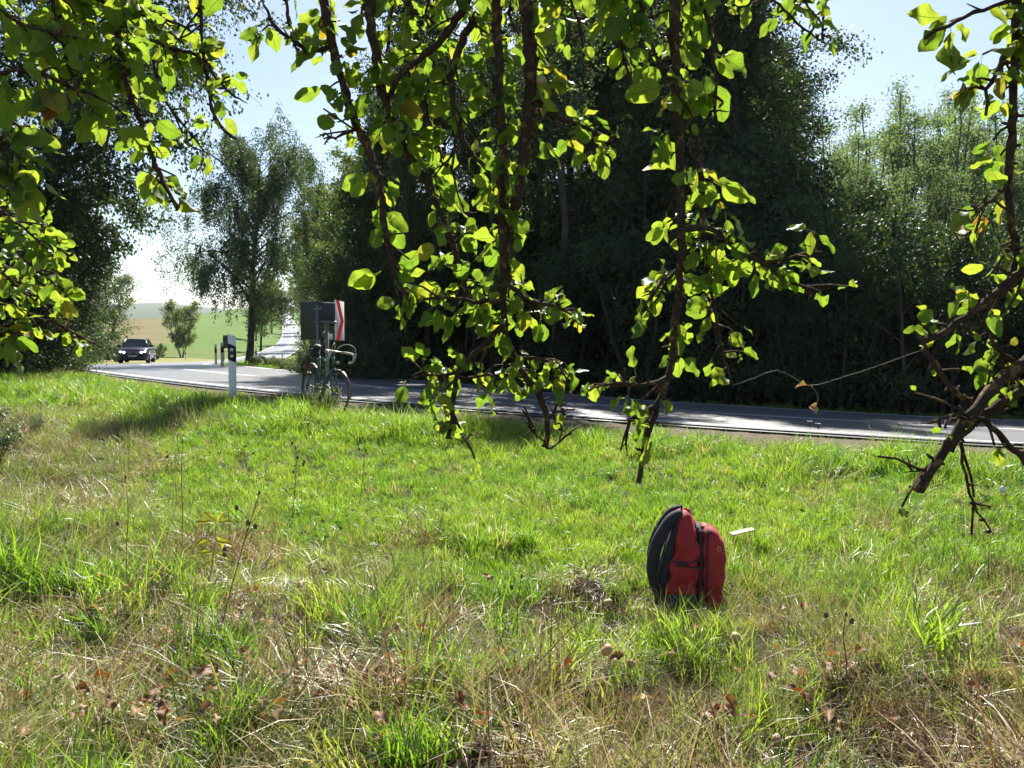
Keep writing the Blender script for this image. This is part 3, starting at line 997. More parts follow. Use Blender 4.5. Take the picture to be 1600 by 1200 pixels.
# chevron sign assembly
sy = 13.6
sg = empty('chevron_sign', (X(497, sy), sy, gz(X(497, sy), sy)))
tag(sg, 'red and white chevron road sign on grey posts seen from behind, bicycle leaning on it', 'road sign')
def S(px, py, y):
    return P(px, py, y) - Vector(sg.location)
def panel(mb, a, b, z0, z1, t=.012):
    """upright plate between plan points a and b."""
    a = np.array(a[:2]); b = np.array(b[:2])
    dn = (b - a) / np.linalg.norm(b - a); n = np.array((dn[1], -dn[0])) * t / 2
    V = [(*(a + n), z0), (*(b + n), z0), (*(b - n), z0), (*(a - n), z0), (*(a + n), z1), (*(b + n), z1), (*(b - n), z1), (*(a - n), z1)]
    mb.add(V, [(0, 3, 2, 1), (4, 5, 6, 7), (0, 1, 5, 4), (1, 2, 6, 5), (2, 3, 7, 6), (3, 0, 4, 7)])
    return mb
a = S(470, 500, 13.9); b = S(501, 500, 13.52)
z0, z1 = S(485, 531, 13.7).z, S(485, 471, 13.7).z
panel(MB(), a, b, z0, z1).build('back_panel', 'sign_back', sg, bevel=.004)
a = S(502, 500, 13.75); b = S(523.5, 500, 13.95)
panel(MB(), a, b, S(510, 500.5, 13.8).z, z1 - .01).build('small_panel', 'sign_back_blue', sg, bevel=.004)
# chevron plate, seen at a grazing angle: front faces right
a = np.array(S(523.5, 500, 14.02)[:2]); b = np.array(S(537, 500, 14.72)[:2])
zc0, zc1 = S(524, 532, 14.1).z, S(524, 469, 14.1).z
cp = panel(MB(), a, b, zc0, zc1, .02).build('chevron_panel', 'sign_white', sg, bevel=.004)
dn = (b - a) / np.linalg.norm(b - a); nn = np.array((dn[1], -dn[0])) * .0125
L_ = np.linalg.norm(b - a); Hc = zc1 - zc0
st = MB()
def CP(u, v):
    q = a + dn * u * L_ + nn
    return (q[0], q[1], zc0 + v * Hc)
st.add([CP(.02, 1), CP(.42, 1), CP(.93, .5), CP(.53, .5)], [(0, 1, 2, 3)])
st.add([CP(.53, .5), CP(.93, .5), CP(.42, 0), CP(.02, 0)], [(0, 1, 2, 3)])
st.build('chevron', 'sign_red', cp)
for px, y, top in ((497.5, 13.62, 477), (511.5, 13.86, 505)):
    p_ = S(px, 500, y)
    MB().tube([(p_.x, p_.y - .045, -.45), (p_.x, p_.y - .045, S(px, top, y).z)], .033, 12).build('post', 'galvanised', sg, smooth=True)
p_, q_ = S(494, 503.5, 13.56), S(526, 503.5, 14.0)
br = MB().tube([(p_.x, p_.y - .09, p_.z), (q_.x, q_.y - .03, q_.z)], .022, 4)
br.build('bracket', 'galvanised', sg)
p_ = S(497.5, 483, 13.58)
MB().box((p_.x, p_.y - .08, p_.z), (.13, .02, .035)).build('clamp', 'galvanised', sg)
p_ = S(517, 526, 13.9)
MB().box((p_.x, p_.y, p_.z), (.06, .01, .10)).build('label_plate', 'sign_white', sg)

# distant dark board by the meadow
y_ = 96
bo = empty('notice_board', (X(354, y_), y_, gz(X(354, y_), y_)))
tag(bo, 'small dark board on two legs at the meadow edge left of the birch', 'board')
MB().box((0, 0, 2.35), (.75, .06, 1.5)).build('board', 'dark_wood', bo, bevel=.01)
for sx in (-.3, .3):
    MB().box((sx, .01, .8), (.1, .1, 1.9)).build('leg', 'dark_wood', bo)

# ------------------------------------------------------------------ bicycle
def make_bike():
    root = empty('bicycle')
    tag(root, 'old green road bicycle with drop bars and mudguards leaning against the sign post', 'bicycle')
    I3 = Matrix.Identity(3)
    def tubes(name, mat, segs, parent=root, n=10, off=None):
        q = MB()
        for p, r in segs:
            q.tube(p, r, n)
        return q.build(name, mat, parent, smooth=True)
    RA, FA, BB = (0, 0, .34), (1.02, 0, .34), (.43, 0, .28)
    ST, HT_, HB = (.27, 0, .83), (.855, 0, .84), (.885, 0, .70)
    tubes('frame', 'bike_green', [([BB, ST], .0145), ([(.282, 0, .79), HT_], .0135), ([BB, HB], .0155), ([HB, (.85, 0, .87)], .018),
          ([(.43, .03, .28), (0, .062, .34)], .009), ([(.43, -.03, .28), (0, -.062, .34)], .009),
          ([(.28, .018, .79), (0, .062, .34)], .008), ([(.28, -.018, .79), (0, -.062, .34)], .008)])
    def wheel(c, parent):
        w = empty('wheel'); w.parent = parent; w.location = c
        MB().torus((0, 0, 0), .327, .014, I3, 44, 8).build('tyre', 'rubber', w, smooth=True)
        MB().torus((0, 0, 0), .308, .009, I3, 44, 6).build('rim', 'guard', w, smooth=True)
        q = MB()
        for k in range(28):
            a_ = 2 * math.pi * k / 28
            q.tube([(.018 * math.cos(a_ + .9), .03 * (-1) ** k, .018 * math.sin(a_ + .9)), (.304 * math.cos(a_), 0, .304 * math.sin(a_))], .0013, 3)
        q.tube([(0, -.06, 0), (0, .06, 0)], .02, 10)
        q.build('spokes', 'guard', w)
        return w
    wheel(RA, root)
    def guard(c, a0, a1, parent):
        q = MB()
        th = np.linspace(a0, a1, 26)
        V, F = [], []
        for t in th:
            for k in range(5):
                s = (k - 2) / 2
                R = .362 - .010 * s * s
                V.append((c[0] + R * math.cos(t), .024 * s, c[2] + R * math.sin(t)))
        for i in range(25):
            for k in range(4):
                F.append((i * 5 + k, i * 5 + k + 1, i * 5 + 6 + k, i * 5 + 5 + k))
        q.add(V, F)
        for sd in (-1, 1):
            q.tube([(c[0], sd * .055, c[2]), (c[0] + .36 * math.cos(a0), sd * .022, c[2] + .36 * math.sin(a0))], .003, 4)
        return q.build('mudguard', 'guard', parent, smooth=True)
    guard(RA, math.radians(60), math.radians(215), root)
    # steered front end
    steer = empty('front_fork_pivot'); steer.parent = root
    hub = Vector((.87, 0, .77)); axis = (Vector(HB) - Vector(HT_)).normalized()
    R = Matrix.Translation(hub) @ Matrix.Rotation(math.radians(-14) , 4, axis) @ Matrix.Translation(-hub)
    steer_parts = []
    q = MB(); 
    for sd in (-1, 1):
        q.tube([(.888, sd * .03, .69), (.93, sd * .045, .55), (.975, sd * .05, .42), FA[:1] + (sd * .05,) + FA[2:]], [.012, .011, .010, .008], 8)
    q.tube([(.888, -.03, .695), (.888, .03, .695)], .014, 8)
    fork = q.build('fork', 'bike_green', root, smooth=True); steer_parts.append(fork)
    fw = wheel(FA, root); steer_parts.append(fw)
    fg = guard(FA, math.radians(-5), math.radians(112), root); steer_parts.append(fg)
    q = MB()
    q.tube([(.853, 0, .86), (.845, 0, .93), (.93, 0, .945)], .012, 8)
    q.tube([(.93, -.21, .945), (.93, .21, .945)], .0125, 8)
    hb = q.build('handlebar', 'chrome', root, smooth=True); steer_parts.append(hb)
    for sd in (-1, 1):
        q = MB()
        q.tube([(.93, sd * .07, .945), (.93, sd * .18, .945), (.95, sd * .207, .944), (1.0, sd * .212, .938), (1.045, sd * .212, .905), (1.05, sd * .212, .855), (1.01, sd * .212, .815), (.95, sd * .212, .80)], .0165, 8)
        q.build('bar_tape', 'bar_tape', hb, smooth=True)
        q = MB()
        q.tube([(1.04, sd * .212, .935), (1.075, sd * .212, .95), (1.085, sd * .212, .90), (1.07, sd * .212, .83)], [.014, .012, .007, .005], 6)
        q.build('brake_lever', 'chrome', hb, smooth=True)
        q = MB()
        pts = catmull([(1.075, sd * .212, .95), (1.07, sd * .19, 1.03), (1.0, sd * .12, 1.07), (.90, sd * .04, 1.02), (.865, sd * .01, .93)], lambda L, p: .03)
        q.tube(pts, .0042, 5)
        q.build('brake_cable', 'bar_tape', hb, smooth=True)
    q = MB(); q.box((.965, .0, .79), (.02, .06, .04)); steer_parts.append(q.build('brake', 'chrome', root))
    for o in steer_parts:
        o.matrix_local = R @ o.matrix_local if o is not fw else R @ Matrix.Translation(FA)
    bpy.data.objects.remove(steer)
    # saddle
    q = MB()
    sec = [(.14, .018, .012), (.21, .022, .016), (.28, .032, .022), (.34, .055, .03), (.40, .07, .035), (.43, .06, .03)]
    V, F = [], []
    for i, (xx, hw, hh) in enumerate(sec):
        for k in range(10):
            t = 2 * math.pi * k / 10
            V.append((.53 - xx - .02, hw * math.cos(t), .965 + .012 * (i == 0) + hh * math.sin(t) * (1 if math.sin(t) > 0 else 1.6)))
    for i in range(5):
        for k in range(10):
            F.append((i * 10 + k, i * 10 + (k + 1) % 10, i * 10 + 10 + (k + 1) % 10, i * 10 + 10 + k))
    q.add(V, F); q.ball((.10, 0, .96), .05, 8, 6, (.5, 1.1, .5))
    sd_ = q.build('saddle', 'saddle', root, smooth=True)
    MB().tube([(.27, 0, .82), (.245, 0, .945)], .0125, 8).build('seat_post', 'chrome', root, smooth=True)
    MB().box((.07, 0, .86), (.09, .16, .13)).build('saddle_bag', 'saddle', root, bevel=.02)
    # drivetrain
    q = MB(); q.tube([(.43, -.06, .28), (.43, -.068, .28)], .092, 24); q.tube([(.43, -.08, .28), (.43, .08, .28)], .014, 8)
    q.tube([(.43, -.08, .28), (.55, -.085, .16)], .010, 6); q.tube([(.43, .08, .28), (.31, .085, .40)], .010, 6)
    q.build('crank', 'chrome', root)
    for c_ in ((.55, -.13, .16), (.31, .13, .40)):
        MB().box(c_, (.09, .07, .02)).build('pedal', 'rubber', root)
    q = MB(); q.tube([(.43, -.064, .372), (0, -.05, .385)], .004, 4); q.tube([(.43, -.064, .19), (0, -.05, .30)], .004, 4)
    q.tube([(0, -.045, .34), (0, -.055, .34)], .045, 14)
    q.build('chain', 'rubber', root)
    MB().tube([(-.315, 0, .60), (-.345, 0, .60)], .022, 10).build('rear_reflector', 'sign_red', root)
    return root

bike = make_bike()
rx, ry = X(481, 12.75), 12.75
fx_, fy_ = X(519, 11.87), 11.87
hzr = hz(481, 636, 12.75); hzf = hz(519, 656, 11.87)
ang = math.atan2(fy_ - ry, fx_ - rx)
pitch_b = math.asin((hzr - hzf) / 1.02)
Rb = Matrix.Rotation(ang, 4, 'Z') @ Matrix.Rotation(pitch_b * .6, 4, 'Y') @ Matrix.Rotation(math.radians(-5), 4, 'X')
bike.matrix_world = Matrix.Translation((rx, ry, hzr - .02)) @ Rb

# ------------------------------------------------------------------ car
def make_car():
    root = empty('parked_car' if False else 'driving_car')
    tag(root, 'dark blue black SUV with lit headlights driving round the bend towards the viewer', 'car')
    # stations along x (front = +x): x, half width low, half width belt, z sill, z belt
    st = [(2.36, .62, .66, .34, .62), (2.30, .82, .80, .26, .82), (2.05, .94, .90, .24, .98), (1.6, .97, .93, .24, 1.05), (1.0, .98, .94, .25, 1.10), (.2, .98, .95, .26, 1.13),
          (-.8, .98, .95, .26, 1.15), (-1.7, .98, .95, .28, 1.18), (-2.2, .95, .90, .32, 1.16), (-2.42, .84, .80, .40, 1.02)]
    V, F = [], []
    for x, wl, wb, z0, zb in st:
        zm = z0 + (zb - z0) * .5
        ring = [(-wl * .92, z0), (-wl, z0 + .10), (-wl * 1.0, zm), (-wb, zb - .08), (-wb * .82, zb), (0, zb + .035), (wb * .82, zb), (wb, zb - .08), (wl * 1.0, zm), (wl, z0 + .10), (wl * .92, z0)]
        V += [(x, y, z) for y, z in ring]
    k = 11
    for i in range(len(st) - 1):
        for j in range(k - 1):
            F.append((i * k + j, i * k + j + 1, (i + 1) * k + j + 1, (i + 1) * k + j))
        F.append((i * k + k - 1, i * k, (i + 1) * k, (i + 1) * k + k - 1))
    q = MB().add(V, F)
    q.n -= len(V)
    q.F.append(np.array([[0, 1, 2, 3, 4, 5, 6, 7, 8, 9, 10], [(len(st) - 1) * k + j for j in range(10, -1, -1)]]))
    q.mi.append(np.zeros(2, dtype=np.int32)); q.n += len(V)
    body = q.build('body', 'car_paint', root, smooth=True)
    # cabin: roof and pillars
    roof = [(.62, .60, 1.655), (.2, .62, 1.69), (-.6, .62, 1.70), (-1.3, .59, 1.64)]
    q = MB(); V = []
    for x, w, z in roof:
        V += [(x, -w, z - .035), (x, -w * .6, z), (x, 0, z + .012), (x, w * .6, z), (x, w, z - .035)]
    F = [(i * 5 + j, i * 5 + j + 1, i * 5 + 6 + j, i * 5 + 5 + j) for i in range(3) for j in range(4)]
    q.add(V, F)
    q.build('roof', 'car_paint', root, smooth=True)
    q = MB()
    for sd in (-1, 1):
        q.tube([(1.18, sd * .80, 1.09), (.62, sd * .615, 1.64)], .035, 5)
        q.tube([(-.05, sd * .80, 1.12), (-.1, sd * .64, 1.66)], .035, 5)
        q.tube([(-2.15, sd * .78, 1.16), (-1.3, sd * .60, 1.62)], .05, 5)
        q.tube([(.62, sd * .615, 1.645), (.2, sd * .635, 1.675), (-.6, sd * .635, 1.685), (-1.3, sd * .60, 1.625)], .03, 5)
    q.build('pillars', 'car_paint', root)
    MB().add([(1.2, -.80, 1.09), (1.2, .80, 1.09), (.60, .60, 1.64), (.60, -.60, 1.64)], [(0, 1, 2, 3)]).build('windscreen', 'car_glass', root)
    MB().add([(-2.15, -.76, 1.16), (-2.15, .76, 1.16), (-1.3, .58, 1.62), (-1.3, -.58, 1.62)], [(3, 2, 1, 0)]).build('rear_window', 'car_glass', root)
    for sd in (-1, 1):
        MB().add([(1.1, sd * .81, 1.09), (-.05, sd * .815, 1.12), (-.1, sd * .625, 1.65), (.6, sd * .60, 1.63)], [(0, 1, 2, 3)]).build('side_window', 'car_glass', root)
        MB().add([(-.07, sd * .815, 1.12), (-2.05, sd * .79, 1.16), (-1.25, sd * .60, 1.62), (-.12, sd * .625, 1.65)], [(0, 1, 2, 3)]).build('side_window', 'car_glass', root)
        mq = MB().box((.95, sd * 1.02, 1.17), (.14, .24, .17)); mq.tube([(.98, sd * .82, 1.10), (.96, sd * .95, 1.13)], .03, 5)
        mq.build('wing_mirror', 'car_trim', root, bevel=.03)
        # headlight: dark housing with lit lens
        h = MB().add([(2.385, sd * .42, .68), (2.33, sd * .84, .70), (2.20, sd * .93, .88), (2.36, sd * .44, .84)], [(0, 1, 2, 3)]).build('headlight', 'car_trim', root)
        MB().ball((2.37, sd * .55, .76), .085, 10, 6, (.6, 1.2, .8)).build('lens', 'headlight', h, smooth=True)
        MB().ball((2.33, sd * .76, .79), .08, 10, 6, (.6, 1.0, .8)).build('lens', 'headlight', h, smooth=True)
        for xw in (1.48, -1.42):
            w = empty('wheel'); w.parent = root; w.location = (xw, sd * .86, .37)
            MB().tube([(0, -.13, 0), (0, -.10, 0), (0, .10, 0), (0, .13, 0)], [.33, .37, .37, .33], 24).build('tyre', 'rubber', w, smooth=False)
            qq = MB().tube([(0, sd * .115, 0), (0, sd * .137, 0)], .09, 10)
            for a_ in range(5):
                t = a_ * 2 * math.pi / 5
                qq.tube([(.05 * math.cos(t), sd * .137, .05 * math.sin(t)), (.25 * math.cos(t), sd * .137, .25 * math.sin(t))], .028, 4)
            qq.torus((0, sd * .132, 0), .26, .022, Matrix.Identity(3), 24, 5)
            qq.build('rim', 'alloy', w)
            MB().torus((xw, sd * .965, .37), .41, .03, Matrix.Identity(3), 20, 5, .05, math.pi - .05).build('wheel_arch', 'car_trim', root)
    g = MB()
    for sd in (-1, 1):
        for k in range(7):
            g.box((2.385, sd * (.06 + k * .045), .72), (.03, .014, .19))
        g.box((2.375, sd * .2, .82), (.04, .34, .02)); g.box((2.375, sd * .2, .62), (.04, .34, .02))
    g.build('grille', 'alloy', root)
    MB().box((2.35, 0, .36), (.08, 1.2, .14)).build('air_intake', 'car_trim', root, bevel=.02)
    MB().box((2.395, 0, .50), (.02, .52, .11)).build('number_plate', 'plate', root)
    MB().box((0, 0, .24), (3.6, 1.5, .12)).build('underbody', 'car_trim', root)
    for sd in (-1, 1):
        MB().box((-2.38, sd * .68, .92), (.10, .36, .14)).build('tail_light', 'sign_red', root, bevel=.02)
    return root

car = make_car()
cy = 56.0
cx = X(215, cy) - 1.0
dd_, ss_, hh_ = road_rel([cx], [cy])
car.location = (cx, cy + 2.2, float(hh_[0]) + .01)
car.rotation_euler = (0, 0, math.atan2(-1, .20) + math.radians(6))

# ------------------------------------------------------------------ rucksack
BY = 4.62
def make_pack():
    root = empty('rucksack')
    tag(root, 'red rucksack with dark straps standing upright in the grass', 'rucksack')
    rng = np.random.default_rng(8)
    def loft(secs, ny=14, puff=0.0, seed=0):
        """sections: (z, x0, x1, half_y); rounded boxes stacked upwards."""
        secs = np.array(secs)
        zz = np.linspace(secs[0, 0], secs[-1, 0], 26)
        V, F = [], []
        n = 28
        for z in zz:
            x0, x1, hy = (np.interp(z, secs[:, 0], secs[:, j]) for j in (1, 2, 3))
            cx_, hx = (x0 + x1) / 2, (x1 - x0) / 2
            for k in range(n):
                t = 2 * math.pi * k / n
                c_, s_ = math.cos(t), math.sin(t)
                e = .45
                px_ = cx_ + hx * math.copysign(abs(c_) ** e, c_)
                py_ = hy * math.copysign(abs(s_) ** e, s_)
                w = puff * (vnoise(np.array([k * .45 + seed]), np.array([z * 24.]), 1.0, 40)[0] - .5)
                V.append((px_ * 1 + w * c_, py_ + w * s_, z + w * .3))
        m_ = len(zz)
        for i in range(m_ - 1):
            for k in range(n):
                F.append((i * n + k, i * n + (k + 1) % n, (i + 1) * n + (k + 1) % n, (i + 1) * n + k))
        q = MB().add(V, F)
        q.n -= len(V)
        q.F.append(np.array([list(range(n - 1, -1, -1)), [(m_ - 1) * n + k for k in range(n)]])); q.mi.append(np.zeros(2, dtype=np.int32)); q.n += len(V)
        return q
    loft([(.11, .075, .262, .135), (.28, .105, .265, .145), (.40, .128, .262, .14), (.47, .140, .252, .125), (.52, .150, .225, .10), (.555, .160, .195, .06), (.56, .168, .185, .03)], puff=.036).build('main_bag', 'pack_red', root, smooth=True)
    loft([(0, .07, .25, .12), (.03, .055, .268, .14), (.118, .068, .268, .142)], puff=.012, seed=9).build('bottom_panel', 'pack_grey', root, smooth=True)
    loft([(.03, .285, .375, .10), (.06, .27, .395, .118), (.30, .27, .405, .122), (.40, .27, .392, .115), (.45, .272, .355, .10), (.475, .276, .315, .06)], puff=.024, seed=3).build('front_pocket', 'pack_red', root, smooth=True)
    # dark gusset between bag and pocket
    loft([(.06, .256, .278, .128), (.35, .258, .278, .13), (.455, .25, .282, .11), (.48, .245, .27, .06)], puff=.006, seed=5).build('gusset', 'pack_dark', root, smooth=True)
    # padded back panel on the left
    loft([(.05, .024, .080, .12), (.2, .042, .102, .125), (.4, .090, .144, .12), (.52, .136, .166, .10), (.548, .152, .17, .05)], puff=.008, seed=6).build('back_panel', 'pack_dark', root, smooth=True)
    for sd in (-1, 1):
        pts = catmull([(.165, sd * .06, .555), (.125, sd * .075, .535), (.082, sd * .09, .475), (.042, sd * .10, .40), (.018, sd * .105, .31), (.010, sd * .11, .23), (.020, sd * .115, .15), (.044, sd * .12, .08)], lambda L, p: .02)
        q = MB()
        rr_ = np.interp(np.linspace(0, 1, len(pts)), [0, .15, .6, .8, 1], [.020, .037, .040, .030, .012])
        q.tube(pts, rr_, 12, flat=.85)
        q.build('shoulder_strap', 'pack_dark', root, smooth=True)
    # compression strap with buckle on the facing side
    q = MB()
    for (xa, za), (xb, zb) in (((.112, .305), (.18, .29)), ((.18, .29), (.268, .318)), ((.20, .278), (.268, .272))):
        q.tube([(xa, -.149, za), ((xa + xb) / 2, -.154, (za + zb) / 2 - .003), (xb, -.150, zb)], .0105, 6, flat=.35)
    cs = q.build('compression_strap', 'pack_grey', root)
    MB().box((.17, -.156, .288), (.045, .014, .026)).build('buckle', 'pack_dark', cs, bevel=.004)
    # zip along the pocket, haul loop, hanging strap end
    q = MB()
    q.tube([(.302, -.122, .05), (.304, -.127, .25), (.302, -.122, .39), (.305, -.10, .448), (.312, -.05, .474), (.312, .05, .474)], .0045, 5)
    q.build('zip', 'pack_dark', root)
    q = MB(); q.tube(catmull([(.168, -.03, .553), (.165, -.02, .578), (.168, .02, .578), (.17, .03, .553)], lambda L, p: .01), .006, 6)
    q.tube([(.168, -.035, .545), (.13, -.055, .552), (.118, -.07, .545)], .005, 5)
    q.build('haul_loop', 'pack_dark', root)
    q = MB(); q.tube([(.245, -.09, .47), (.275, -.05, .478), (.315, -.03, .47), (.35, -.03, .445)], .006, 5, flat=.4)
    q.tube([(.055, -.12, .09), (.02, -.135, .12), (-.01, -.12, .08), (.03, -.14, .04)], .007, 5, flat=.4)
    q.build('strap_end', 'pack_dark', root)
    # pale emblem on the pocket: an open ring with a notch
    q = MB()
    cxl, czl = .366, .372
    V, F = [], []
    for k in range(14):
        t = .6 + k * (2 * math.pi - 1.0) / 13
        for rr_ in (.010, .0155):
            V.append((cxl + rr_ * math.cos(t) * .8, -.1235, czl + rr_ * math.sin(t)))
    F = [(2 * k, 2 * k + 1, 2 * k + 3, 2 * k + 2) for k in range(13)]
    q.add(V, F); q.add([(cxl + .002, -.1237, czl - .002), (cxl + .014, -.1237, czl - .002), (cxl + .014, -.1237, czl + .003), (cxl + .002, -.1237, czl + .003)], [(0, 1, 2, 3)])
    q.build('emblem', 'pack_print', root)
    return root

pack = make_pack()
px0 = X(1019, BY)
pack.location = (px0, BY, hz(1021, 953, BY))
pack.rotation_euler = (0, 0, math.radians(-10))

# ------------------------------------------------------------------ grass
def blade_clump(name, seed, nb, R, hmin, hmax, wid, bend, mat, lie=0.0):
    rng = np.random.default_rng(seed)
    mb = MB()
    for b in range(nb):
        a = rng.uniform(0, 6.283); r = R * math.sqrt(rng.random())
        p = np.array((r * math.cos(a), r * math.sin(a), -.02))
        az = rng.uniform(0, 6.283)
        d = np.array((math.cos(az), math.sin(az), 0)); side = np.array((-d[1], d[0], 0))
        h = rng.uniform(hmin, hmax); w = wid * rng.uniform(.45, 1.5)
        lean = rng.uniform(0.05, .35) + lie; cv = bend * rng.uniform(.3, 1.3)
        k = 4
        th = lean; V = []; tw = rng.uniform(-.5, .5)
        for i in range(k):
            ww = w * (1 - (i / (k - 1)) ** 1.6) + (0.0004 if i == k - 1 else 0)
            sd = side * math.cos(tw * i) + d * math.sin(tw * i)
            V += [p - sd * ww / 2, p + sd * ww / 2]
            st = h / (k - 1)
            p = p + (d * math.sin(th) + np.array((0, 0, 1)) * math.cos(th)) * st
            th += cv / (k - 1)
        F = [(2 * i, 2 * i + 1, 2 * i + 3, 2 * i + 2) for i in range(k - 1)]
        mb.add(V, F, tint=np.full(2 * k, rng.random()))
    o = bpy.data.objects.new(name, mb.mesh(name, mat))
    return o


def weed_clump(name, seed, n, mat, big=.03, h=.1):
    rng = np.random.default_rng(seed)
    mb = MB()
    for b in range(n):
        a = rng.uniform(0, 6.283); r = rng.uniform(.01, .09)
        C = np.array([[r * math.cos(a), r * math.sin(a), rng.uniform(.02, h)]])
        leaf_cloud(mb, rng, C, np.array([[math.cos(a), math.sin(a), rng.uniform(-.3, .6)]]), big, .55, .1, face=np.array((0, 0, 1.5)))
    return bpy.data.objects.new(name, mb.mesh(name, mat))


def collection(name, objs):
    c = bpy.data.collections.new(name)
    for o in objs:
        c.objects.link(o)
    return c


GC = collection('grass_prototypes', [blade_clump('grass_clump_a%d' % i, 100 + i, 38, .085, .04, .16, .0058, 1.3, 'grass') for i in range(5)]
                + [blade_clump('grass_clump_b%d' % i, 120 + i, 30, .07, .12, .29, .0072, 1.7, 'grass') for i in range(3)])
DC = collection('dry_prototypes', [blade_clump('dry_clump_a%d' % i, 140 + i, 36, .11, .06, .24, .0050, 1.4, 'straw', lie=.8) for i in range(4)]
                + [blade_clump('dry_clump_b%d' % i, 150 + i, 26, .12, .12, .34, .0055, .8, 'straw', lie=1.2) for i in range(3)])
for o_ in [blade_clump('dry_clump_c%d' % i, 160 + i, 20, .10, .20, .46, .0046, 1.0, 'straw', lie=.25) for i in range(3)]:
    DC.objects.link(o_)
WC = collection('weed_prototypes', [weed_clump('weed_clump_%d' % i, 170 + i, 14, 'weed_leaf', .022 + .006 * i, .09 + .02 * i) for i in range(4)])


def scatter(name, label, pts, scl, idx, tint, coll, tilt=.12, seed=0):
    rng = np.random.default_rng(seed)
    n = len(pts)
    me = bpy.data.meshes.new(name)
    me.vertices.add(n)
    me.vertices.foreach_set('co', pts.astype(np.float32).ravel())
    rot = np.stack([rng.normal(0, tilt, n), rng.normal(0, tilt, n), rng.uniform(0, 6.283, n)], 1)
    for nm, ty, arr in (('rot', 'FLOAT_VECTOR', rot), ('scl', 'FLOAT', scl), ('idx', 'INT', idx), ('tint', 'FLOAT', tint)):
        at = me.attributes.new(nm, ty, 'POINT')
        at.data.foreach_set('vector' if ty == 'FLOAT_VECTOR' else 'value', np.ascontiguousarray(arr, dtype=np.int32 if ty == 'INT' else np.float32).ravel())
    o = bpy.data.objects.new(name, me)
    COL.objects.link(o)
    tag(o, label, kind='stuff')
    ng = bpy.data.node_groups.new(name + '_scatter', 'GeometryNodeTree')
    ng.interface.new_socket('Geometry', in_out='INPUT', socket_type='NodeSocketGeometry')
    ng.interface.new_socket('Geometry', in_out='OUTPUT', socket_type='NodeSocketGeometry')
    gi = ng.nodes.new('NodeGroupInput'); go = ng.nodes.new('NodeGroupOutput')
    ip = ng.nodes.new('GeometryNodeInstanceOnPoints')
    ci = ng.nodes.new('GeometryNodeCollectionInfo')
    ci.inputs['Collection'].default_value = coll
    ci.inputs['Separate Children'].default_value = True
    ci.inputs['Reset Children'].default_value = True
    def na(nm, ty):
        q = ng.nodes.new('GeometryNodeInputNamedAttribute'); q.data_type = ty
        q.inputs['Name'].default_value = nm
        return [s for s in q.outputs if s.enabled and s.name == 'Attribute'][0]
    e2r = ng.nodes.new('FunctionNodeEulerToRotation')
    L = ng.links.new
    L(gi.outputs[0], ip.inputs['Points']); L(ci.outputs[0], ip.inputs['Instance'])
    ip.inputs['Pick Instance'].default_value = True
    L(na('idx', 'INT'), ip.inputs['Instance Index'])
    L(na('rot', 'FLOAT_VECTOR'), e2r.inputs[0]); L(e2r.outputs[0], ip.inputs['Rotation'])
    L(na('scl', 'FLOAT'), ip.inputs['Scale'])
    L(ip.outputs[0], go.inputs[0])
    md = o.modifiers.new('scatter', 'NODES'); md.node_group = ng
    return o


def field_points(rng, bands):
    """(y0, y1, spacing) bands filled across the view plus a margin."""
    out = []
    for y0, y1, sp in bands:
        n = int((y1 - y0) * (2 * (.66 * y1 + 1.2)) / sp ** 2)
        y = rng.uniform(y0, y1, n)
        x = rng.uniform(-1, 1, n) * (.66 * y1 + 1.2)
        k = np.abs(x) < .66 * y + 1.2
        out.append(np.stack([x[k], y[k]], 1))
    return np.concatenate(out)


def dryness(x, y):
    """0 fresh green ... 1 straw: dry under the tree (near) and at the left."""
    px = 800 + FPX * x / y; py = 535 + FPX * EYE / y
    near = smoothstep(875, 1005, py + 90 * smoothstep(800, 200, px) - 20 * smoothstep(1100, 1500, px))
    left = smoothstep(330, 60, px) * smoothstep(660, 720, py) * .8
    v = np.maximum(near * .95, left) + (vnoise(x, y, .5, 8) - .5) * .7 + (vnoise(x, y, 1.4, 9) - .5) * .35
    v = v * (1 - .72 * smoothstep(300, 480, px) * smoothstep(870, 800, py))
    return np.clip(v, 0, 1)


rng = np.random.default_rng(77)
pts = field_points(rng, [(1.9, 4.5, .049), (4.5, 7.5, .056), (7.5, 12, .075), (12, 20, .12), (20, 34, .2), (34, 60, .34)])
x, y = pts[:, 0], pts[:, 1]
d, s, hr = road_rel(x, y)
e = d - HALF                                # metres beyond the white line
ours = s < 0
verge = np.where(x > -3, np.clip((e - .6) / 2.1, 0, 1) ** 2.2, np.clip((e - .5) / 1.2, 0, 1) ** 1.6)
keep = np.where(ours, rng.random(len(x)) < np.where(y < 22, verge, np.clip((e - .3) / .5, 0, 1)), (e > .45) & (rng.random(len(x)) < .8))
wood_m = (~ours) & (x > -4) & (e > 2.0)
keep &= ~(wood_m & (rng.random(len(x)) < .85))
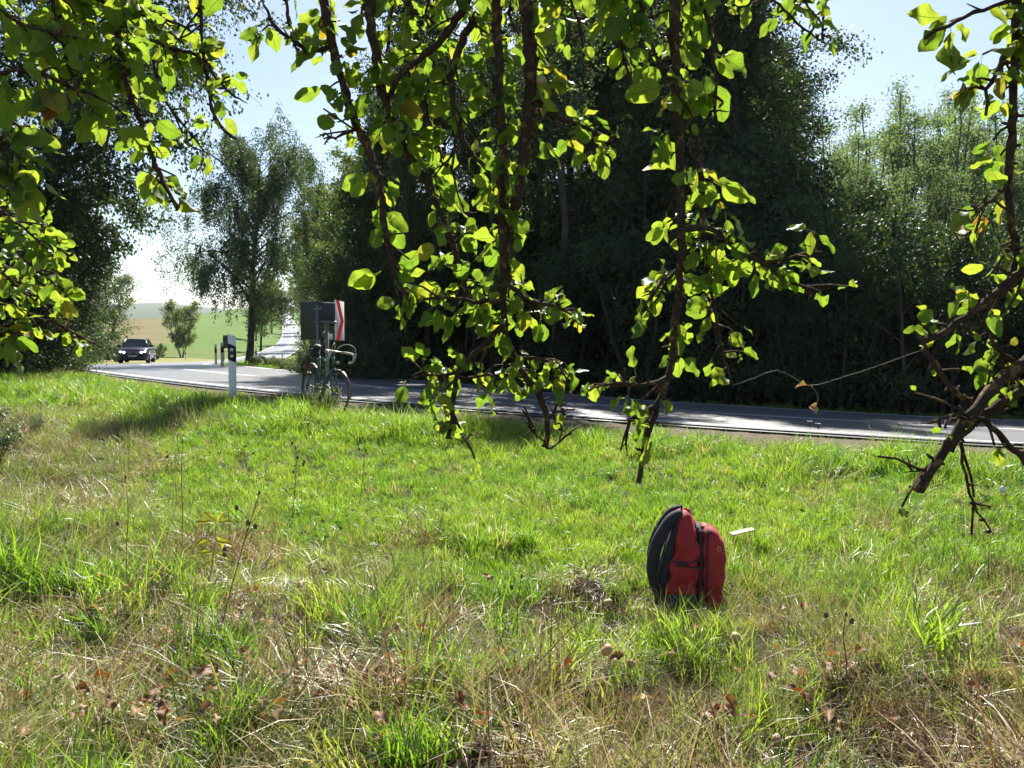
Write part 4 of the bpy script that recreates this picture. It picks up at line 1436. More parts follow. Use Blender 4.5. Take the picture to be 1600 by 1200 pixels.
# the rucksack's and the bicycle's footing stays free of blades poking through
keep &= ~((x > px0 + .02) & (x < px0 + .40) & (y > BY - .10) & (y < BY + .17))
dry = dryness(x, y)
isdry = rng.random(len(x)) < dry * .95
hole = ((vnoise(x, y, .19, 91) < .25) | (vnoise(x, y, .42, 92) < .24)) & (y < 5.2) & (dry > .35)
keep &= ~(hole & (rng.random(len(x)) < .7))
tuft = .85 * smoothstep(.70, .80, vnoise(x, y, .34, 71)) * (y < 6.2) * (np.hypot(x - px0 - .2, y - BY + .5) > .8)
tuft = np.maximum(tuft, np.exp(-(((x + 2.15) / .42) ** 2 + ((y - 4.95) / .34) ** 2)) + .9 * np.exp(-(((x + .75) / .25) ** 2 + ((y - 4.3) / .2) ** 2)))
isdry &= ~(rng.random(len(x)) < tuft * .85)
gk = keep & ~isdry
gx_, gy_ = x[gk], y[gk]
ge, gd = e[gk], dry[gk]
tallness = smoothstep(.62, .8, vnoise(gx_, gy_, .8, 21)) * np.where(gy_ < 5, .6, .22) + .6 * smoothstep(2.1, 3.0, ge) * smoothstep(4.4, 3.2, ge) * (vnoise(gx_, gy_, .9, 5) > .42) * (gy_ < 16)
tallness += .35 * np.exp(-(((gx_ + 2.75) / .8) ** 2 + ((gy_ - 12.1) / .9) ** 2)) + .6 * np.exp(-(((gx_ + .9) / 1.3) ** 2 + ((gy_ - 11.0) / .7) ** 2))
sc = (.75 + .4 * rng.random(len(gx_))) * (1 + .55 * np.clip(tallness, 0, 1.3)) * np.interp(gy_, [3, 10, 16, 30, 60], [.95, 1.0, 1.25, 1.7, 2.4])
sc *= np.interp(ge - np.where(gx_ > -3, .8, 0), [.5, 1.3, 2.2], [.4, .6, 1])
sc *= 1 - .62 * np.exp(-(((gx_ - px0 - .2) / .5) ** 2 + ((gy_ - BY + .35) / .5) ** 2))
sc *= np.where((gy_ > 4.6) & (gy_ < 11) & (tallness < .25), .62 + .30 * vnoise(gx_, gy_, .28, 61), .62 + .72 * vnoise(gx_, gy_, .28, 61))
gt = tuft[gk]
sc *= 1 + .3 * gt
tallness += .7 * gt
idx = np.where(rng.random(len(gx_)) < .14 + .6 * np.clip(tallness, 0, 1), rng.integers(5, 8, len(gx_)), rng.integers(0, 5, len(gx_)))
tint = np.clip(.22 + .36 * (vnoise(gx_, gy_, .35, 12) - .5) + .42 * (vnoise(gx_, gy_, 1.2, 13) - .5) + rng.normal(0, .13, len(gx_)) + .30 * gd - .30 * gt, 0.02, .98)
tint = np.where(rng.random(len(gx_)) < .06, .9, tint)
scatter('grass', 'sunlit fresh green grass of the verge', np.stack([gx_, gy_, ground_h(gx_, gy_)], 1), sc, idx, tint, GC, .24, 1)

dk = keep & isdry & (y < 14)
dx_, dy_ = x[dk], y[dk]
tint = np.clip(.48 + 1.1 * (vnoise(dx_, dy_, .33, 31) - .5) + rng.normal(0, .26, len(dx_)), 0, 1)
didx = np.where(rng.random(len(dx_)) < .10 + .35 * (vnoise(dx_, dy_, .5, 33) > .6), rng.integers(7, 10, len(dx_)), rng.integers(0, 7, len(dx_)))
scatter('dry_grass', 'dry straw coloured grass lying flat under the apple tree', np.stack([dx_, dy_, ground_h(dx_, dy_)], 1),
        (.6 + .5 * rng.random(len(dx_))) * (.65 + .8 * vnoise(dx_, dy_, .4, 35)) * (1 - .6 * np.exp(-(((dx_ - px0 - .2) / .5) ** 2 + ((dy_ - BY + .45) / .6) ** 2))), didx, tint, DC, .38, 2)
wk = keep & (rng.random(len(x)) < .022) & (vnoise(x, y, .45, 55) > .5) & (y < 16)
wx, wy = x[wk], y[wk]
scatter('ground_weeds', 'small broad leaved weeds among the grass', np.stack([wx, wy, ground_h(wx, wy)], 1), .7 + .8 * rng.random(len(wx)),
        rng.integers(0, 4, len(wx)), rng.random(len(wx)), WC, .2, 3)

# ------------------------------------------------------------------ the apple tree we stand under
def leaf_geo(seed, curl=.25, fold=.25, wav=.1, wid=.27):
    """Ovate leaf with pointed tip and toothed margin; base at the origin, tip along +Y, upper side +Z, length 1 incl. petiole stub."""
    rng = np.random.default_rng(seed)
    nv, nu = 11, 5
    V, uv, F = [], [], []
    asym = rng.uniform(-.06, .06)
    for i in range(nv):
        v = i / (nv - 1)
        w = wid * ((4 * v * (1 - v)) ** .58) * (1.08 - .2 * v) + .003
        if i == nv - 1: w = .004
        for j in range(nu):
            u = (j / (nu - 1) - .5) * 2
            ww = w * (1 + (rng.uniform(-.07, .07) if abs(u) > .9 else 0))
            z = fold * abs(u) * w * 1.1 - curl * v * v * .5 + wav * w * math.sin(v * 9 + u * 2 + seed) * abs(u)
            V.append((u * ww + asym * math.sin(v * 3), .10 + v * .9, z))
            uv.append(((u * w / wid * .9 + 1) / 2, v))
    for i in range(nv - 1):
        for j in range(nu - 1):
            F.append((i * nu + j, i * nu + j + 1, (i + 1) * nu + j + 1, (i + 1) * nu + j))
    # petiole as a thin strip
    o = len(V)
    V += [(-.009, -.22, 0.02), (.009, -.22, 0.02), (.007, .11, 0), (-.007, .11, 0)]
    uv += [(.5, 0)] * 4
    F.append((o, o + 1, o + 2, o + 3))
    return np.array(V), np.array(F), np.array(uv)


LEAF = [leaf_geo(i, curl=[.15, .35, .6, .2, .4, .1, .75, .25][i], fold=[.2, .35, .15, .4, .1, .25, .45, .12][i], wav=[.15, .4, .3, .5, .25, .35, .5, .3][i], wid=[.27, .30, .25, .29, .24, .31, .26, .28][i]) for i in range(8)]
LEAFMESH = []
for i, (v, f, u) in enumerate(LEAF):
    LEAFMESH.append(MB().add(v, f, uv=u, tint=np.full(len(v), 0.0)).mesh('leaf', 'apple_leaf', smooth=True))

tree = empty('apple_tree', (2.9, -1.3, gz(2.9, -1.3)))
tag(tree, 'old apple tree whose knobbly leafy branches hang into the view from above', 'tree')
TO = Vector(tree.location)
arng = np.random.default_rng(2024)
LEAVES = []           # (matrix 3x4, size, variant, tint, branch index)
BR = []

# (pixel polyline, depth start, depth end, radius px start, end, spurs, leaves per spur, t0, t1, leaf size m, extend up)
B = [
 # left group
 ([(180, -10), (185, 60), (195, 120), (215, 180), (235, 240), (258, 290), (278, 325)], 2.7, 2.6, 6, 3, 26, 4, .0, 1, .085, 1),
 ([(312, -10), (316, 60), (322, 120), (332, 170), (345, 198), (362, 214)], 2.7, 2.65, 4, 2.2, 10, 3.4, .1, 1, .07, 1),
 ([(235, 62), (275, 78), (315, 92), (345, 130), (368, 152)], 2.68, 2.62, 3, 1.6, 10, 3, .1, 1, .065, 0),
 ([(80, -10), (92, 50), (105, 95), (120, 130), (150, 165)], 2.6, 2.5, 4.5, 2, 16, 4.5, .0, 1, .085, 1),
 ([(240, 95), (256, 150), (282, 190), (300, 215)], 2.7, 2.62, 2.5, 1.2, 6, 3, .2, 1, .06, 0),
 ([(-30, 130), (20, 110), (70, 118), (120, 140), (150, 150)], 2.4, 2.4, 4, 2, 13, 4, .0, 1, .085, 0),
 ([(-30, 225), (5, 230), (35, 255), (50, 290)], 2.2, 2.2, 4, 2, 11, 4, .0, 1, .085, 0),
 ([(-40, 395), (10, 420), (60, 470), (105, 515), (150, 537)], 3.2, 3.1, 4, 1.5, 20, 3.4, .0, .95, .055, 0),
 ([(-40, 330), (20, 345), (70, 375), (110, 400)], 3.2, 3.1, 3, 1.3, 14, 3.4, .0, 1, .055, 0),
 ([(-40, 470), (20, 480), (70, 500), (110, 498)], 3.2, 3.1, 2.5, 1.2, 12, 3.4, .0, 1, .05, 0),
 ([(-20, -10), (20, 30), (60, 45), (120, 60)], 2.5, 2.5, 4, 2, 13, 4.5, .0, 1, .085, 1),
 ([(150, -10), (200, 20), (260, 30), (300, 50)], 2.75, 2.7, 4, 2, 14, 4.5, .0, 1, .08, 1),
 # centre left stem
 ([(506, -10), (521, 72), (540, 145), (561, 203), (583, 254), (597, 312), (605, 380), (622, 440), (640, 470)], 2.75, 2.6, 10, 3.5, 36, 3.6, .0, 1, .07, 1),
 ([(445, -20), (452, 40), (462, 75)], 2.8, 2.75, 4, 2, 7, 3.6, .1, 1, .065, 1),
 ([(521, 72), (490, 80), (455, 62), (430, 40), (412, 8)], 2.75, 2.7, 4, 2, 9, 3.6, .1, 1, .06, 0),
 ([(561, 203), (545, 205), (525, 218), (508, 208)], 2.7, 2.65, 3, 1.2, 3, 1.3, .7, 1, .065, 0),
 ([(576, -10), (588, 91), (605, 163), (626, 217), (655, 268), (681, 315), (703, 370), (722, 430), (735, 470)], 2.8, 2.7, 11, 3, 34, 3.6, .0, 1, .07, 1),
 ([(735, -15), (700, 50), (665, 85), (630, 112), (610, 150)], 2.7, 2.75, 11, 4, 15, 4, .0, 1, .07, 1),
 ([(746, 22), (721, 65), (706, 120), (717, 196), (742, 247), (775, 276), (790, 300)], 2.72, 2.7, 6, 2.5, 12, 3.2, .0, .6, .065, 0),
 ([(717, 196), (708, 250), (712, 290), (722, 320), (728, 345)], 2.7, 2.68, 2.4, 1, 1, 0, 0, 1, .05, 0),
 ([(775, -10), (779, 72), (781, 145), (786, 217), (784, 326), (787, 443), (791, 526), (813, 575), (840, 614), (857, 653), (852, 697)], 2.65, 2.5, 9, 4, 46, 3.6, .05, .93, .062, 1),
 ([(820, -10), (829, 91), (828, 163), (819, 236), (808, 308), (795, 385), (788, 430)], 2.62, 2.6, 12, 7, 18, 3.6, .0, 1, .075, 1),
 ([(829, 150), (880, 185), (916, 199), (950, 216), (965, 235)], 2.62, 2.55, 4.5, 2, 11, 3.6, .45, 1, .055, 0),
 ([(782, 512), (750, 545), (721, 575), (706, 653), (700, 684)], 2.55, 2.5, 5, 3, 14, 3.2, .3, .97, .05, 0),
 ([(706, 640), (716, 668), (728, 687)], 2.5, 2.5, 3, 1.5, 2, 1.5, .2, 1, .04, 0),
 ([(721, 575), (690, 590), (660, 580), (640, 560)], 2.52, 2.5, 3, 1.4, 9, 3.2, .0, 1, .05, 0),
 ([(721, 590), (745, 590), (765, 585)], 2.52, 2.5, 2.5, 1.4, 3, 2.2, .3, 1, .06, 0),
 ([(787, 440), (830, 470), (870, 480), (905, 500)], 2.55, 2.5, 4, 1.6, 12, 3.4, .1, 1, .055, 0),
 ([(790, 470), (740, 470), (700, 465), (660, 470)], 2.55, 2.5, 4, 1.6, 12, 3.4, .0, 1, .06, 0),
 ([(813, 560), (850, 560), (880, 580), (890, 610)], 2.52, 2.5, 3, 1.4, 9, 3.2, .1, 1, .05, 0),
 ([(857, 653), (875, 640), (886, 628)], 2.5, 2.5, 2.5, 1.2, 2, 1.5, .4, 1, .04, 0),
 ([(852, 690), (838, 680), (828, 665)], 2.5, 2.5, 2, .9, 1, 0, .4, 1, .04, 0),
 ([(852, 697), (862, 700), (880, 672), (868, 655)], 2.5, 2.5, 2.2, 1.0, 1, 1, .8, 1, .04, 0),
 ([(940, -10), (960, 47), (975, 95), (987, 130)], 2.7, 2.65, 6, 2, 14, 4, .0, 1, .065, 1),
 ([(890, -10), (905, 40), (915, 90), (930, 110)], 2.75, 2.7, 5, 2, 10, 3.8, .0, 1, .06, 1),
 ([(640, -10), (650, 60), (660, 130), (672, 190)], 2.9, 2.85, 4, 2, 16, 4, .0, 1, .07, 1),
 ([(700, 90), (690, 160), (688, 230), (695, 270)], 2.85, 2.8, 3, 1.5, 8, 3.2, .0, .8, .065, 0),
 # right centre stem
 ([(1053, -10), (1055, 100), (1060, 200), (1063, 300), (1065, 400), (1055, 502), (1047, 575), (1028, 633), (1010, 690), (997, 755)], 2.45, 2.35, 11, 3.5, 26, 3.4, .02, .8, .066, 1),
 ([(1085, 170), (1092, 260), (1097, 350), (1106, 429), (1121, 507), (1135, 575), (1145, 606)], 2.5, 2.45, 4, 1.4, 22, 3.4, .35, 1, .055, 0),
 ([(1028, 633), (1005, 648), (985, 655), (978, 690)], 2.36, 2.35, 5, 2, 1, 0, .2, 1, .04, 0),
 ([(1042, 590), (1000, 603), (975, 598), (948, 602)], 2.38, 2.35, 4, 1.8, 6, 2.4, .2, 1, .05, 0),
 ([(1063, 360), (1110, 355), (1145, 385), (1194, 410), (1242, 400), (1285, 395)], 2.42, 2.38, 5, 1.8, 20, 3.3, .2, 1, .058, 0),
 ([(1194, 410), (1230, 440), (1258, 450), (1270, 462)], 2.4, 2.38, 3, 1.2, 2, 1, .2, 1, .05, 0),
 ([(1064, 420), (1035, 440), (1015, 470)], 2.42, 2.4, 3, 1.4, 6, 3, .2, 1, .055, 0),
 ([(1000, -10), (1015, 60), (1040, 110), (1100, 140), (1130, 160)], 2.5, 2.45, 6, 2, 18, 4, .0, 1, .085, 1),
 ([(1095, -10), (1110, 50), (1115, 110), (1120, 200)], 2.5, 2.45, 6, 2, 14, 3.6, .0, 1, .085, 1),
 ([(1190, -20), (1225, 15), (1255, 45), (1285, 65)], 2.6, 2.55, 4, 1.5, 14, 3.8, .0, 1, .065, 1),
 ([(1240, -20), (1265, 10), (1285, 40)], 2.6, 2.55, 3, 1.5, 6, 3.6, .0, 1, .06, 1),
 ([(1080, 230), (1100, 280), (1110, 320)], 2.5, 2.45, 3, 1.5, 5, 2.5, .0, 1, .085, 0),
 # right edge
 ([(1690, -60), (1620, -10), (1550, 10), (1480, 40), (1445, 60)], 2.0, 2.0, 8, 2.5, 17, 4, .1, 1, .075, 1),
 ([(1680, 20), (1610, 50), (1570, 90), (1545, 140), (1540, 180)], 2.05, 2.0, 7, 2, 14, 3.6, .1, 1, .065, 0),
 ([(1590, -10), (1587, 57), (1583, 179), (1576, 287), (1586, 401), (1578, 450)], 2.05, 2.0, 9, 5, 20, 3.2, .1, 1, .055, 1),
 ([(1690, 380), (1600, 425), (1560, 455), (1522, 485), (1470, 520), (1443, 533)], 2.0, 1.95, 11, 3.5, 20, 3.4, .1, 1, .042, 0),
 ([(1443, 545), (1486, 602), (1537, 652), (1600, 724), (1660, 790)], 1.97, 2.0, 4, 5, 3, 1.4, .0, .3, .035, 0),
 ([(1690, 500), (1600, 566), (1551, 609), (1501, 667), (1465, 720), (1436, 768)], 1.95, 1.9, 9, 7, 4, 1.6, .0, .5, .038, 0),
 ([(1690, 545), (1600, 609), (1537, 649), (1500, 680), (1484, 705)], 2.0, 1.97, 8, 6, 5, 1.8, .0, .6, .038, 0),
 ([(1501, 690), (1508, 740), (1520, 785), (1548, 830)], 1.93, 1.9, 3, 1, 1, 0, 0, 1, .03, 0),
 ([(1462, 722), (1440, 735), (1415, 738)], 1.92, 1.9, 2.2, .8, 2, 1, .3, 1, .03, 0),
 ([(1537, 655), (1500, 645), (1467, 655)], 1.93, 1.9, 3, 1, 2, 1, .3, 1, .03, 0),
 ([(1530, 480), (1545, 520), (1560, 550), (1600, 570)], 1.98, 1.98, 3, 2, 10, 3, .0, 1, .042, 0),
 ([(1485, 655), (1520, 660), (1535, 645)], 1.96, 1.96, 2.5, 3, 1, 0, 0, 1, .03, 0),
 ([(1576, 290), (1540, 320), (1510, 330)], 2.0, 1.98, 3, 1.4, 6, 2.6, .2, 1, .05, 0),
]
frng = random.Random(41)
for px in range(565, 1320, 62):
    if 1170 < px < 1200: continue
    z_ = frng.uniform(2.75, 3.3)
    yb = frng.uniform(5, 75) + (60 if 560 < px < 900 else 0) * frng.random() + (70 if 1000 < px < 1130 else 0) * frng.random()
    B.append(([(px + frng.uniform(-15, 15), -150), (px + frng.uniform(-15, 15), -60), (px + frng.uniform(-25, 25), yb * .4), (px + frng.uniform(-35, 35), yb)], z_, z_ - .05, 4.5, 1.6, 12, 3.6, .1, 1, .064, 1))
for px, py in ((15, 300), (40, 360), (20, 440), (70, 430), (10, 515), (60, 60), (150, 40), (230, 10), (20, 190)):
    z_ = frng.uniform(2.6, 3.2)
    B.append(([(px - 90, py - 60), (px - 45, py - 35), (px, py), (px + 35, py + 30)], z_, z_, 3.5, 1.3, 14, 3.8, .15, 1, .06, 0))
LIMB = catmull([(2.9, -1.3, -.2), (2.8, -1.15, 1.0), (2.75, -.9, 2.1), (2.6, .2, 2.95), (2.2, 1.7, 3.3), (1.3, 2.55, 3.35), (.3, 2.85, 3.3), (-.8, 2.85, 3.2), (-1.7, 2.75, 3.1), (-2.6, 2.7, 2.7)], lambda L, p: .15)
MB().tube(LIMB - np.array(TO), np.interp(np.linspace(0, 1, len(LIMB)), [0, .3, .45, .7, 1], [.2, .16, .10, .07, .035]), 10, knob=.06, rng=arng).build('trunk', 'apple_bark', tree, smooth=True)


def add_leaf(pos, direction, size, bi, facing=None):
    d = Vector(direction).normalized()
    n = facing if facing is not None else (SUNV * .55 + Vector(arng.normal(0, .62, 3)) + Vector((0, -.28, .1)))
    n = n - d * n.dot(d)
    n.normalize()
    xax = d.cross(n)
    LEAVES.append((Matrix((xax, d, n)).transposed(), pos, size, int(arng.integers(0, 8)), bi))


for bi, (poly, za, zb, ra, rb, spurs, lps, t0, t1, ls, ext) in enumerate(B):
    zs = np.linspace(za, zb, len(poly))
    w3 = [P(px, py, z) for (px, py), z in zip(poly, zs)]
    n0 = 0
    if ext:                                  # carry the branch up to the limb
        top = w3[0]
        i = np.argmin(((LIMB - np.array(top + Vector((0, 0, .4)))) ** 2).sum(1))
        tgt = Vector(LIMB[i])
        w3 = [tgt, tgt.lerp(top, .55) + Vector((0, 0, .05))] + w3
        n0 = 2
    pts = catmull(w3, lambda L, p: .022)
    pts[1:-1] += arng.normal(0, .0022, (len(pts) - 2, 3))
    scale = za / FPX
    rr_ = np.linspace(ra, rb, len(pts)) * scale * .98
    rr_ = rr_ * (1 + .18 * arng.random(len(pts)))
    mb = MB()
    mb.tube(pts - np.array(TO), rr_, 8, knob=.13, rng=arng)
    tang = np.gradient(pts, axis=0); tang = unit(tang)
    # knobbly spurs and lichen bumps
    nb = int(len(pts) * .55)
    for k in arng.integers(2 if not ext else 8, len(pts), nb):
        dirn = unit(np.cross(tang[k], arng.normal(size=3)))
        L = abs(arng.normal(0, .009)) + .006
        mb.tube([pts[k] - TO, pts[k] + dirn * (rr_[k] + L * .6) - TO, pts[k] + dirn * (rr_[k] + L) + arng.normal(0, .002, 3) - TO], [.0045, .0042, .0015], 5)
    st = len(pts) * (.34 if ext else 0)
    spurs = spurs * (.72 if bi < 12 else .76)
    forks = max(2, int(len(pts) / 16))
    for k in range(int(spurs) + forks):
        t = t0 + (t1 - t0) * (k + arng.random()) / max(1, spurs) if k < int(spurs) else arng.uniform(.1, .95)
        i = int(min(len(pts) - 1, st + t * (len(pts) - 1 - st)))
        p = pts[i]
        dirn = unit(np.cross(tang[i], arng.normal(size=3)) + tang[i] * .35 + np.array((0, .35, -.1)))
        L = arng.uniform(.012, .055) if k < int(spurs) else arng.uniform(.06, .14)
        if k >= int(spurs): dirn = unit(dirn + tang[i] * .9)
        e1 = p + dirn * L * .6 + np.array((0, 0, .004)); e2 = p + dirn * L + arng.normal(0, .006, 3)
        mb.tube([p - TO, e1 - TO, e2 - TO], [.0038, .0032, .0028], 5)
        nl = arng.poisson(lps if k < int(spurs) else min(lps, 2))
        for q in range(nl):
            ld = unit(dirn * .7 + arng.normal(0, .75, 3) + np.array((0, 0, -.42)))
            sz = ls * arng.uniform(.5, 1.38) * (1.0 if bi < 12 else 1.07)
            add_leaf(e2 + ld * sz * .2, ld, sz, bi)
    # bare twiglets at the end
    for k in range(2):
        i = int(arng.integers(len(pts) * .6, len(pts)))
        dirn = unit(tang[i] * .6 + arng.normal(0, .6, 3)); q = pts[i]
        seq = [q - TO]
        for e_ in range(3):
            dirn = unit(dirn + arng.normal(0, .35, 3)); q = q + dirn * .014
            seq.append(q - TO)
        mb.tube(seq, [.003, .0026, .002, .0012], 4)
    BR.append(mb.build('branch', 'apple_bark', tree, smooth=True))

# which leaves show largest: those inside the frame and near
def inframe(p):
    v = p - np.array((0, 0, EYE))
    c, s_ = math.cos(PITCH), math.sin(PITCH)
    f = v[1] * c - v[2] * s_; u = v[1] * s_ + v[2] * c
    return abs(800 + FPX * v[0] / f - 800) < 800 and abs(FPX * u / f) < 600
order = sorted(range(len(LEAVES)), key=lambda i: -(LEAVES[i][2] / LEAVES[i][1][1]) * (1 if inframe(np.array(LEAVES[i][1])) else .01))
single = set(order[:300])
joined = MB()
for i, (R3, pos, size, var, bi) in enumerate(LEAVES):
    if i in single:
        o = bpy.data.objects.new('leaf', LEAFMESH[var])
        COL.objects.link(o)
        o.parent = BR[bi]
        o.matrix_local = Matrix.Translation(Vector(pos) - TO) @ R3.to_4x4() @ Matrix.Scale(size, 4)
    else:
        v, f, u = LEAF[var]
        joined.add(v * size @ np.array(R3).T + (np.array(pos) - np.array(TO)), f, uv=u, tint=np.full(len(v), arng.random() * .99))
fo = joined.build('foliage', 'apple_leaf_joined', tree, smooth=True)
fo['kind'] = 'stuff'
# one green apple in the tree
M_ap = MB().ball((0, 0, 0), .017, 14, 10, (1, 1, .92)).build('apple', 'apple_skin', tree, smooth=True)
M_ap.location = P(846, 127, 2.6) - TO
M_ap.color = (.22, .3, .05, 1)

# spider thread with dry leaf bits hanging from it
th = MB()
tp = catmull([P(1146, 602, 2.44), P(1180, 590, 2.42), P(1213, 578, 2.4), P(1240, 590, 2.4), P(1262, 602, 2.4), P(1330, 585, 2.3), P(1443, 546, 1.97)], lambda L, p: .03)
th.tube(tp, .00033, 4)
to = th.build('spider_thread', 'thread', None)
tag(to, 'fine spider thread stretched between two apple branches in front of the wood', 'thread')
hl = empty('dry_leaf', P(1268, 605, 2.39))
tag(hl, 'dead brown curled leaf dangling from the spider thread above the road', 'leaf')
q = MB(); q.tube(catmull([(0, 0, .003), (.012, 0, -.012), (.02, 0, -.03), (.018, 0, -.045)], lambda L, p: .006), [.003] * 8 if False else .0022, 5)
q.build('stalk', 'stalk', hl)
v, f, u = leaf_geo(31, .9, .9, .6)
for off, s_, e_ in (((.018, 0, -.04), .045, (math.radians(-100), .5, .3)), ((-.01, 0, .004), .035, (.2, .3, 1.4))):
    Rm = np.array(Euler(e_).to_matrix())
    MB().add(v * s_ @ Rm.T + np.array(off), f, uv=u, tint=np.full(len(v), .25)).build('blade', 'dead_leaf', hl, smooth=True)

# ------------------------------------------------------------------ small things in the grass
def ground_at(px, py):
    """Point where the sight line through a pixel meets the ground."""
    lo, hi = 1.5, 60.0
    for _ in range(40):
        m_ = (lo + hi) / 2
        p = P(px, py, m_)
        if p.z > gz(p.x, p.y): lo = m_
        else: hi = m_
    return P(px, py, lo)

DL = [MB().add(*leaf_geo(60 + i, [.5, .9, .3, .7][i], [.6, .3, .9, .5][i], [.5, .6, .4, .7][i])[:2]).mesh('fallen_leaf', 'dead_leaf', True) for i in range(4)]
spots = [(110, 905), (150, 935), (205, 945), (230, 925), (70, 940), (60, 1080), (120, 1070), (310, 1100), (330, 1085), (345, 1110), (290, 820), (275, 940), (395, 970), (405, 960), (380, 1140), (420, 1165), (345, 1155),
         (600, 1050), (625, 1045), (640, 1060), (590, 1080), (470, 1090), (555, 955), (520, 990), (640, 1135), (475, 940), (510, 930), (700, 980), (250, 985), (410, 870), (400, 900), (20, 960), (45, 1180), (165, 1000),
         (1230, 985), (1255, 990), (1175, 960), (1310, 1078), (1330, 1090), (1590, 1060), (1545, 965), (1240, 1110), (1120, 1170), (1150, 1165), (900, 1080), (930, 1100), (1060, 1070), (1290, 1060), (1390, 1180), (860, 1010), (780, 1080), (720, 1160)]
lr = random.Random(9)
spots += [(lr.gauss(330, 240), 1200 - abs(lr.gauss(0, 160))) for _ in range(60)] + [(lr.uniform(600, 1590), 1195 - abs(lr.gauss(0, 90))) for _ in range(24)]
spots = [q for q in spots if 5 < q[0] < 1595 and 840 < q[1] < 1196]
for k, (px, py) in enumerate(spots):
    p = ground_at(px, py)
    o = bpy.data.objects.new('fallen_leaf', DL[k % 4])
    COL.objects.link(o)
    s_ = lr.uniform(.05, .095)
    o.location = (p.x, p.y, gz(p.x, p.y) + lr.uniform(.085, .15))
    o.rotation_euler = (lr.uniform(-.2, .9), lr.uniform(-.6, .6), lr.uniform(0, 6.3))
    o.scale = (s_, s_, s_)
    tag(o, 'dead brown leaf fallen among the dry grass in front', 'leaf', 'dead leaves fallen in the dry grass')
p = ground_at(1270, 1150)
o = bpy.data.objects.new('fallen_leaf', DL[1]); COL.objects.link(o)
o.location = (p.x, p.y, gz(p.x, p.y) + .12); o.scale = (.12,) * 3; o.rotation_euler = (.9, .2, 1.2)
tag(o, 'largest red brown curled leaf in the grass below the rucksack', 'leaf')

def fallen_apple(px, py, r, col, label):
    p = ground_at(px, py)
    root = empty('fallen_apple', (p.x, p.y, gz(p.x, p.y) + .075))
    tag(root, label, 'apple')
    q = MB()
    V, F = [], []
    n, m_ = 16, 12
    for i in range(m_ + 1):
        t = math.pi * i / m_
        rr_ = r * (math.sin(t) * (1.0 + .06 * math.cos(t)))
        zz = r * (.88 * math.cos(t) - .28 * math.exp(-(t / .38) ** 2) + .14 * math.exp(-((math.pi - t) / .35) ** 2))
        for j in range(n):
            a_ = 2 * math.pi * j / n
            V.append((rr_ * math.cos(a_), rr_ * math.sin(a_), zz))
    for i in range(m_):
        for j in range(n):
            F.append((i * n + j, (i + 1) * n + j, (i + 1) * n + (j + 1) % n, i * n + (j + 1) % n))
    b = MB().add(V, F).build('flesh', 'apple_skin', root, smooth=True)
    b.color = (*col, 1)
    MB().tube([(0, 0, r * .55), (.003, 0, r * .95), (.008, 0, r * 1.2)], .0016, 5).build('stem', 'stalk', root)
    root.rotation_euler = (lr.uniform(-1.2, 1.2), lr.uniform(-1.2, 1.2), 0)
fallen_apple(1148, 1022, .030, (.62, .45, .22), 'pale yellow windfall apple just below the rucksack')
fallen_apple(948, 1042, .027, (.62, .22, .20), 'larger pink windfall apple left of the rucksack')
fallen_apple(985, 1064, .020, (.62, .20, .20), 'smaller pink windfall apple below the larger pink one')
fallen_apple(950, 962, .026, (.55, .50, .30), 'whitish windfall apple left of the rucksack base')
fallen_apple(1105, 1152, .024, (.6, .28, .26), 'pinkish windfall apple near the bottom edge below the rucksack')
fallen_apple(1214, 1188, .022, (.6, .36, .3), 'pale pink windfall apple at the bottom edge')

p = ground_at(1160, 852)
pl = MB().box((0, 0, 0), (.19, .06, .010)).build('flat_stone', 'pale_wood', None, bevel=.004)
pl.location = (p.x, p.y, gz(p.x, p.y) + .10); pl.rotation_euler = (.12, -.16, .25)
tag(pl, 'flat whitish slab lying in the grass behind the rucksack', 'slab')
p = ground_at(1566, 790)
q = MB().ball((0, 0, 0), .035, 8, 6, (1, .6, .8)); q.V[0] += np.random.default_rng(1).normal(0, .006, q.V[0].shape)
o = q.build('paper_scrap', 'paper'); o.location = (p.x, p.y, gz(p.x, p.y) + .14)
tag(o, 'crumpled white paper scrap in the grass at the right', 'litter')

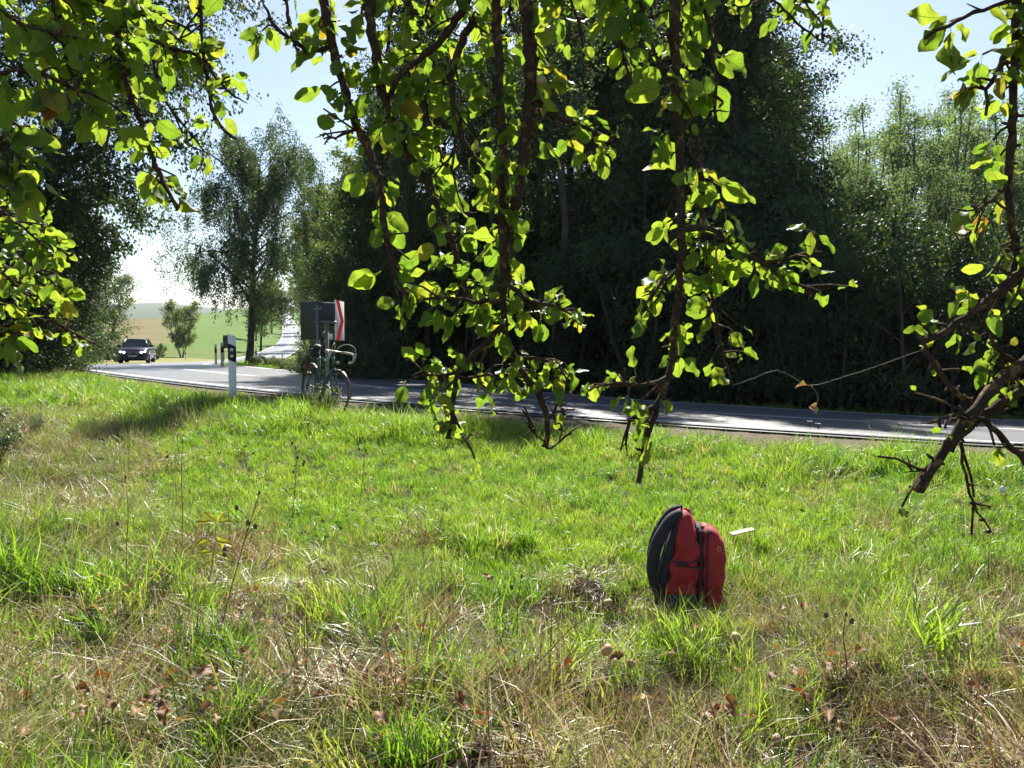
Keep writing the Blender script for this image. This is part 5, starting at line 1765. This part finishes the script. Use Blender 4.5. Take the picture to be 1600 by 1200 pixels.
# tall dry stalks (base pixel, top pixel)
SG = 'tall dry weed stalks in the grass'
for k, (b0, t0, nseed, lab) in enumerate([((284, 860), (285, 690), 1, 'thin upright dry stalk at the left of the clearing'),
      ((455, 830), (462, 700), 5, 'dry stalk with dark seed heads below the bicycle'),
      ((345, 985), (405, 770), 5, 'leaning dark stalk beside the yellow leaved seedling'),
      ((200, 930), (196, 745), 1, 'short thin dry stalk among the straw at the left'),
      ((560, 800), (570, 690), 2, 'faint dry stalk right below the bicycle wheel'),
      ((395, 760), (375, 690), 4, 'branching stalk with brown heads left of the bicycle shadow'),
      ((810, 1040), (815, 900), 1, 'thin pale stalk in the dry grass left of the rucksack'),
      ((1320, 1075), (1322, 960), 2, 'thin stalk in the long grass right of the rucksack'),
      ((1262, 712), (1266, 658), 0, 'white flowered stalk in front of the road line'),
      ((1278, 712), (1279, 662), 0, 'second white flowered stalk in front of the road line')]):
    pb = ground_at(*b0)
    pt = P(t0[0], t0[1], pb.y - .02)
    base = Vector((pb.x, pb.y, gz(pb.x, pb.y)))
    root = empty('weed_stalk', base)
    tag(root, lab, 'plant', SG)
    v = pt - base
    pts = [Vector((0, 0, 0)), v * .35 + Vector((lr.uniform(-.01, .01), 0, 0)), v * .7 + Vector((lr.uniform(-.015, .015), 0, 0)), v]
    q = MB(); cc = catmull([tuple(z) for z in pts], lambda L, p: .03)
    rad_ = np.linspace(.0034, .0017, len(cc))
    q.tube(cc, rad_, 5)
    heads = MB()
    if k >= 8:
        for g in range(14):
            e_ = Vector((lr.uniform(-.03, .03), lr.uniform(-.03, .03), lr.uniform(-.004, .004)))
            q.tube([v * .82, v + e_], .0012, 4)
            heads.ball(tuple(v + e_), .007, 6, 4, (1, 1, .6))
        q.build('stem', 'stalk', root)
        heads.build('flower', 'petal', root)
        continue
    for g in range(nseed + 2):
        i = lr.randrange(len(cc) // 2, len(cc)); b_ = cc[i]
        e_ = b_ + np.array((lr.uniform(-.09, .09), lr.uniform(-.05, .05), lr.uniform(.02, .09)))
        q.tube([b_, (b_ + e_) / 2 + np.array((0, 0, .008)), e_], .0013, 4)
        if g < nseed:
            MB().ball(tuple(e_), .010, 7, 5, (1, 1, 1.5)).build('seed_head', 'stalk', root)
    heads.ball(tuple(v), .006, 6, 4, (1, 1, 2))
    q.build('stem', 'stalk', root)
    heads.build('seed_head', 'stalk', root)

# yellow leaved seedling
pb = ground_at(322, 930)
root = empty('seedling', (pb.x, pb.y, gz(pb.x, pb.y)))
tag(root, 'young yellow leaved seedling standing out of the grass at the left', 'plant')
pt = P(338, 818, pb.y) - Vector(root.location)
cc = catmull([(0, 0, 0), tuple(pt * .5 + Vector((.01, 0, 0))), tuple(pt)], lambda L, p: .03)
MB().tube(cc, np.linspace(.003, .0015, len(cc)), 5).build('stem', 'stalk', root)
yl = MB().add(*[leaf_geo(70, .5, .25, .1)[k] for k in (0, 1)]).mesh('leaf', 'yellow_leaf', True)
for k, (dx, dz, t, s_) in enumerate([(-1, .35, 1, .085), (-.4, .9, 1, .075), (.5, .8, 1, .075), (1, .3, 1, .085), (-1, -.1, .82, .09), (1, .0, .8, .09), (.9, -.2, .65, .08), (-.7, .1, .62, .075), (.3, -.5, .9, .07)]):
    s_ *= 1.35
    b_ = Vector(cc[int(t * (len(cc) - 1))])
    d = Vector((dx, lr.uniform(-.6, .2), dz)).normalized()
    n = Vector((0, -.6, 1)); n = (n - d * n.dot(d)).normalized()
    o = bpy.data.objects.new('leaf', yl); COL.objects.link(o); o.parent = root
    o.matrix_local = Matrix.Translation(b_) @ Matrix((d.cross(n) * .6, d, n)).transposed().to_4x4() @ Matrix.Scale(s_, 4)

# ------------------------------------------------------------------ the air
hm, nt, out = new_mat('haze')
pv = N(nt, 'ShaderNodeVolumePrincipled')
pv.inputs['Color'].default_value = (0.86, 0.92, 1.0, 1)
pv.inputs['Density'].default_value = HAZE
pv.inputs['Anisotropy'].default_value = 0.3
nt.links.new(pv.outputs[0], out.inputs['Volume'])
M['haze'] = hm
zlo = float(fz.min()) - 1.0
zhi = max(float(fz.max()) + 1.0, 60.0)
xr = float(gx.max()) + 50
yl, yh = float(gy.min()) - 30, float(gy.max()) + 50
hb_ = MB().box((0, (yl + yh) / 2, (zlo + zhi) / 2), (2 * xr, yh - yl, zhi - zlo)).build('haze', 'haze')
tag(hb_, kind='stuff')
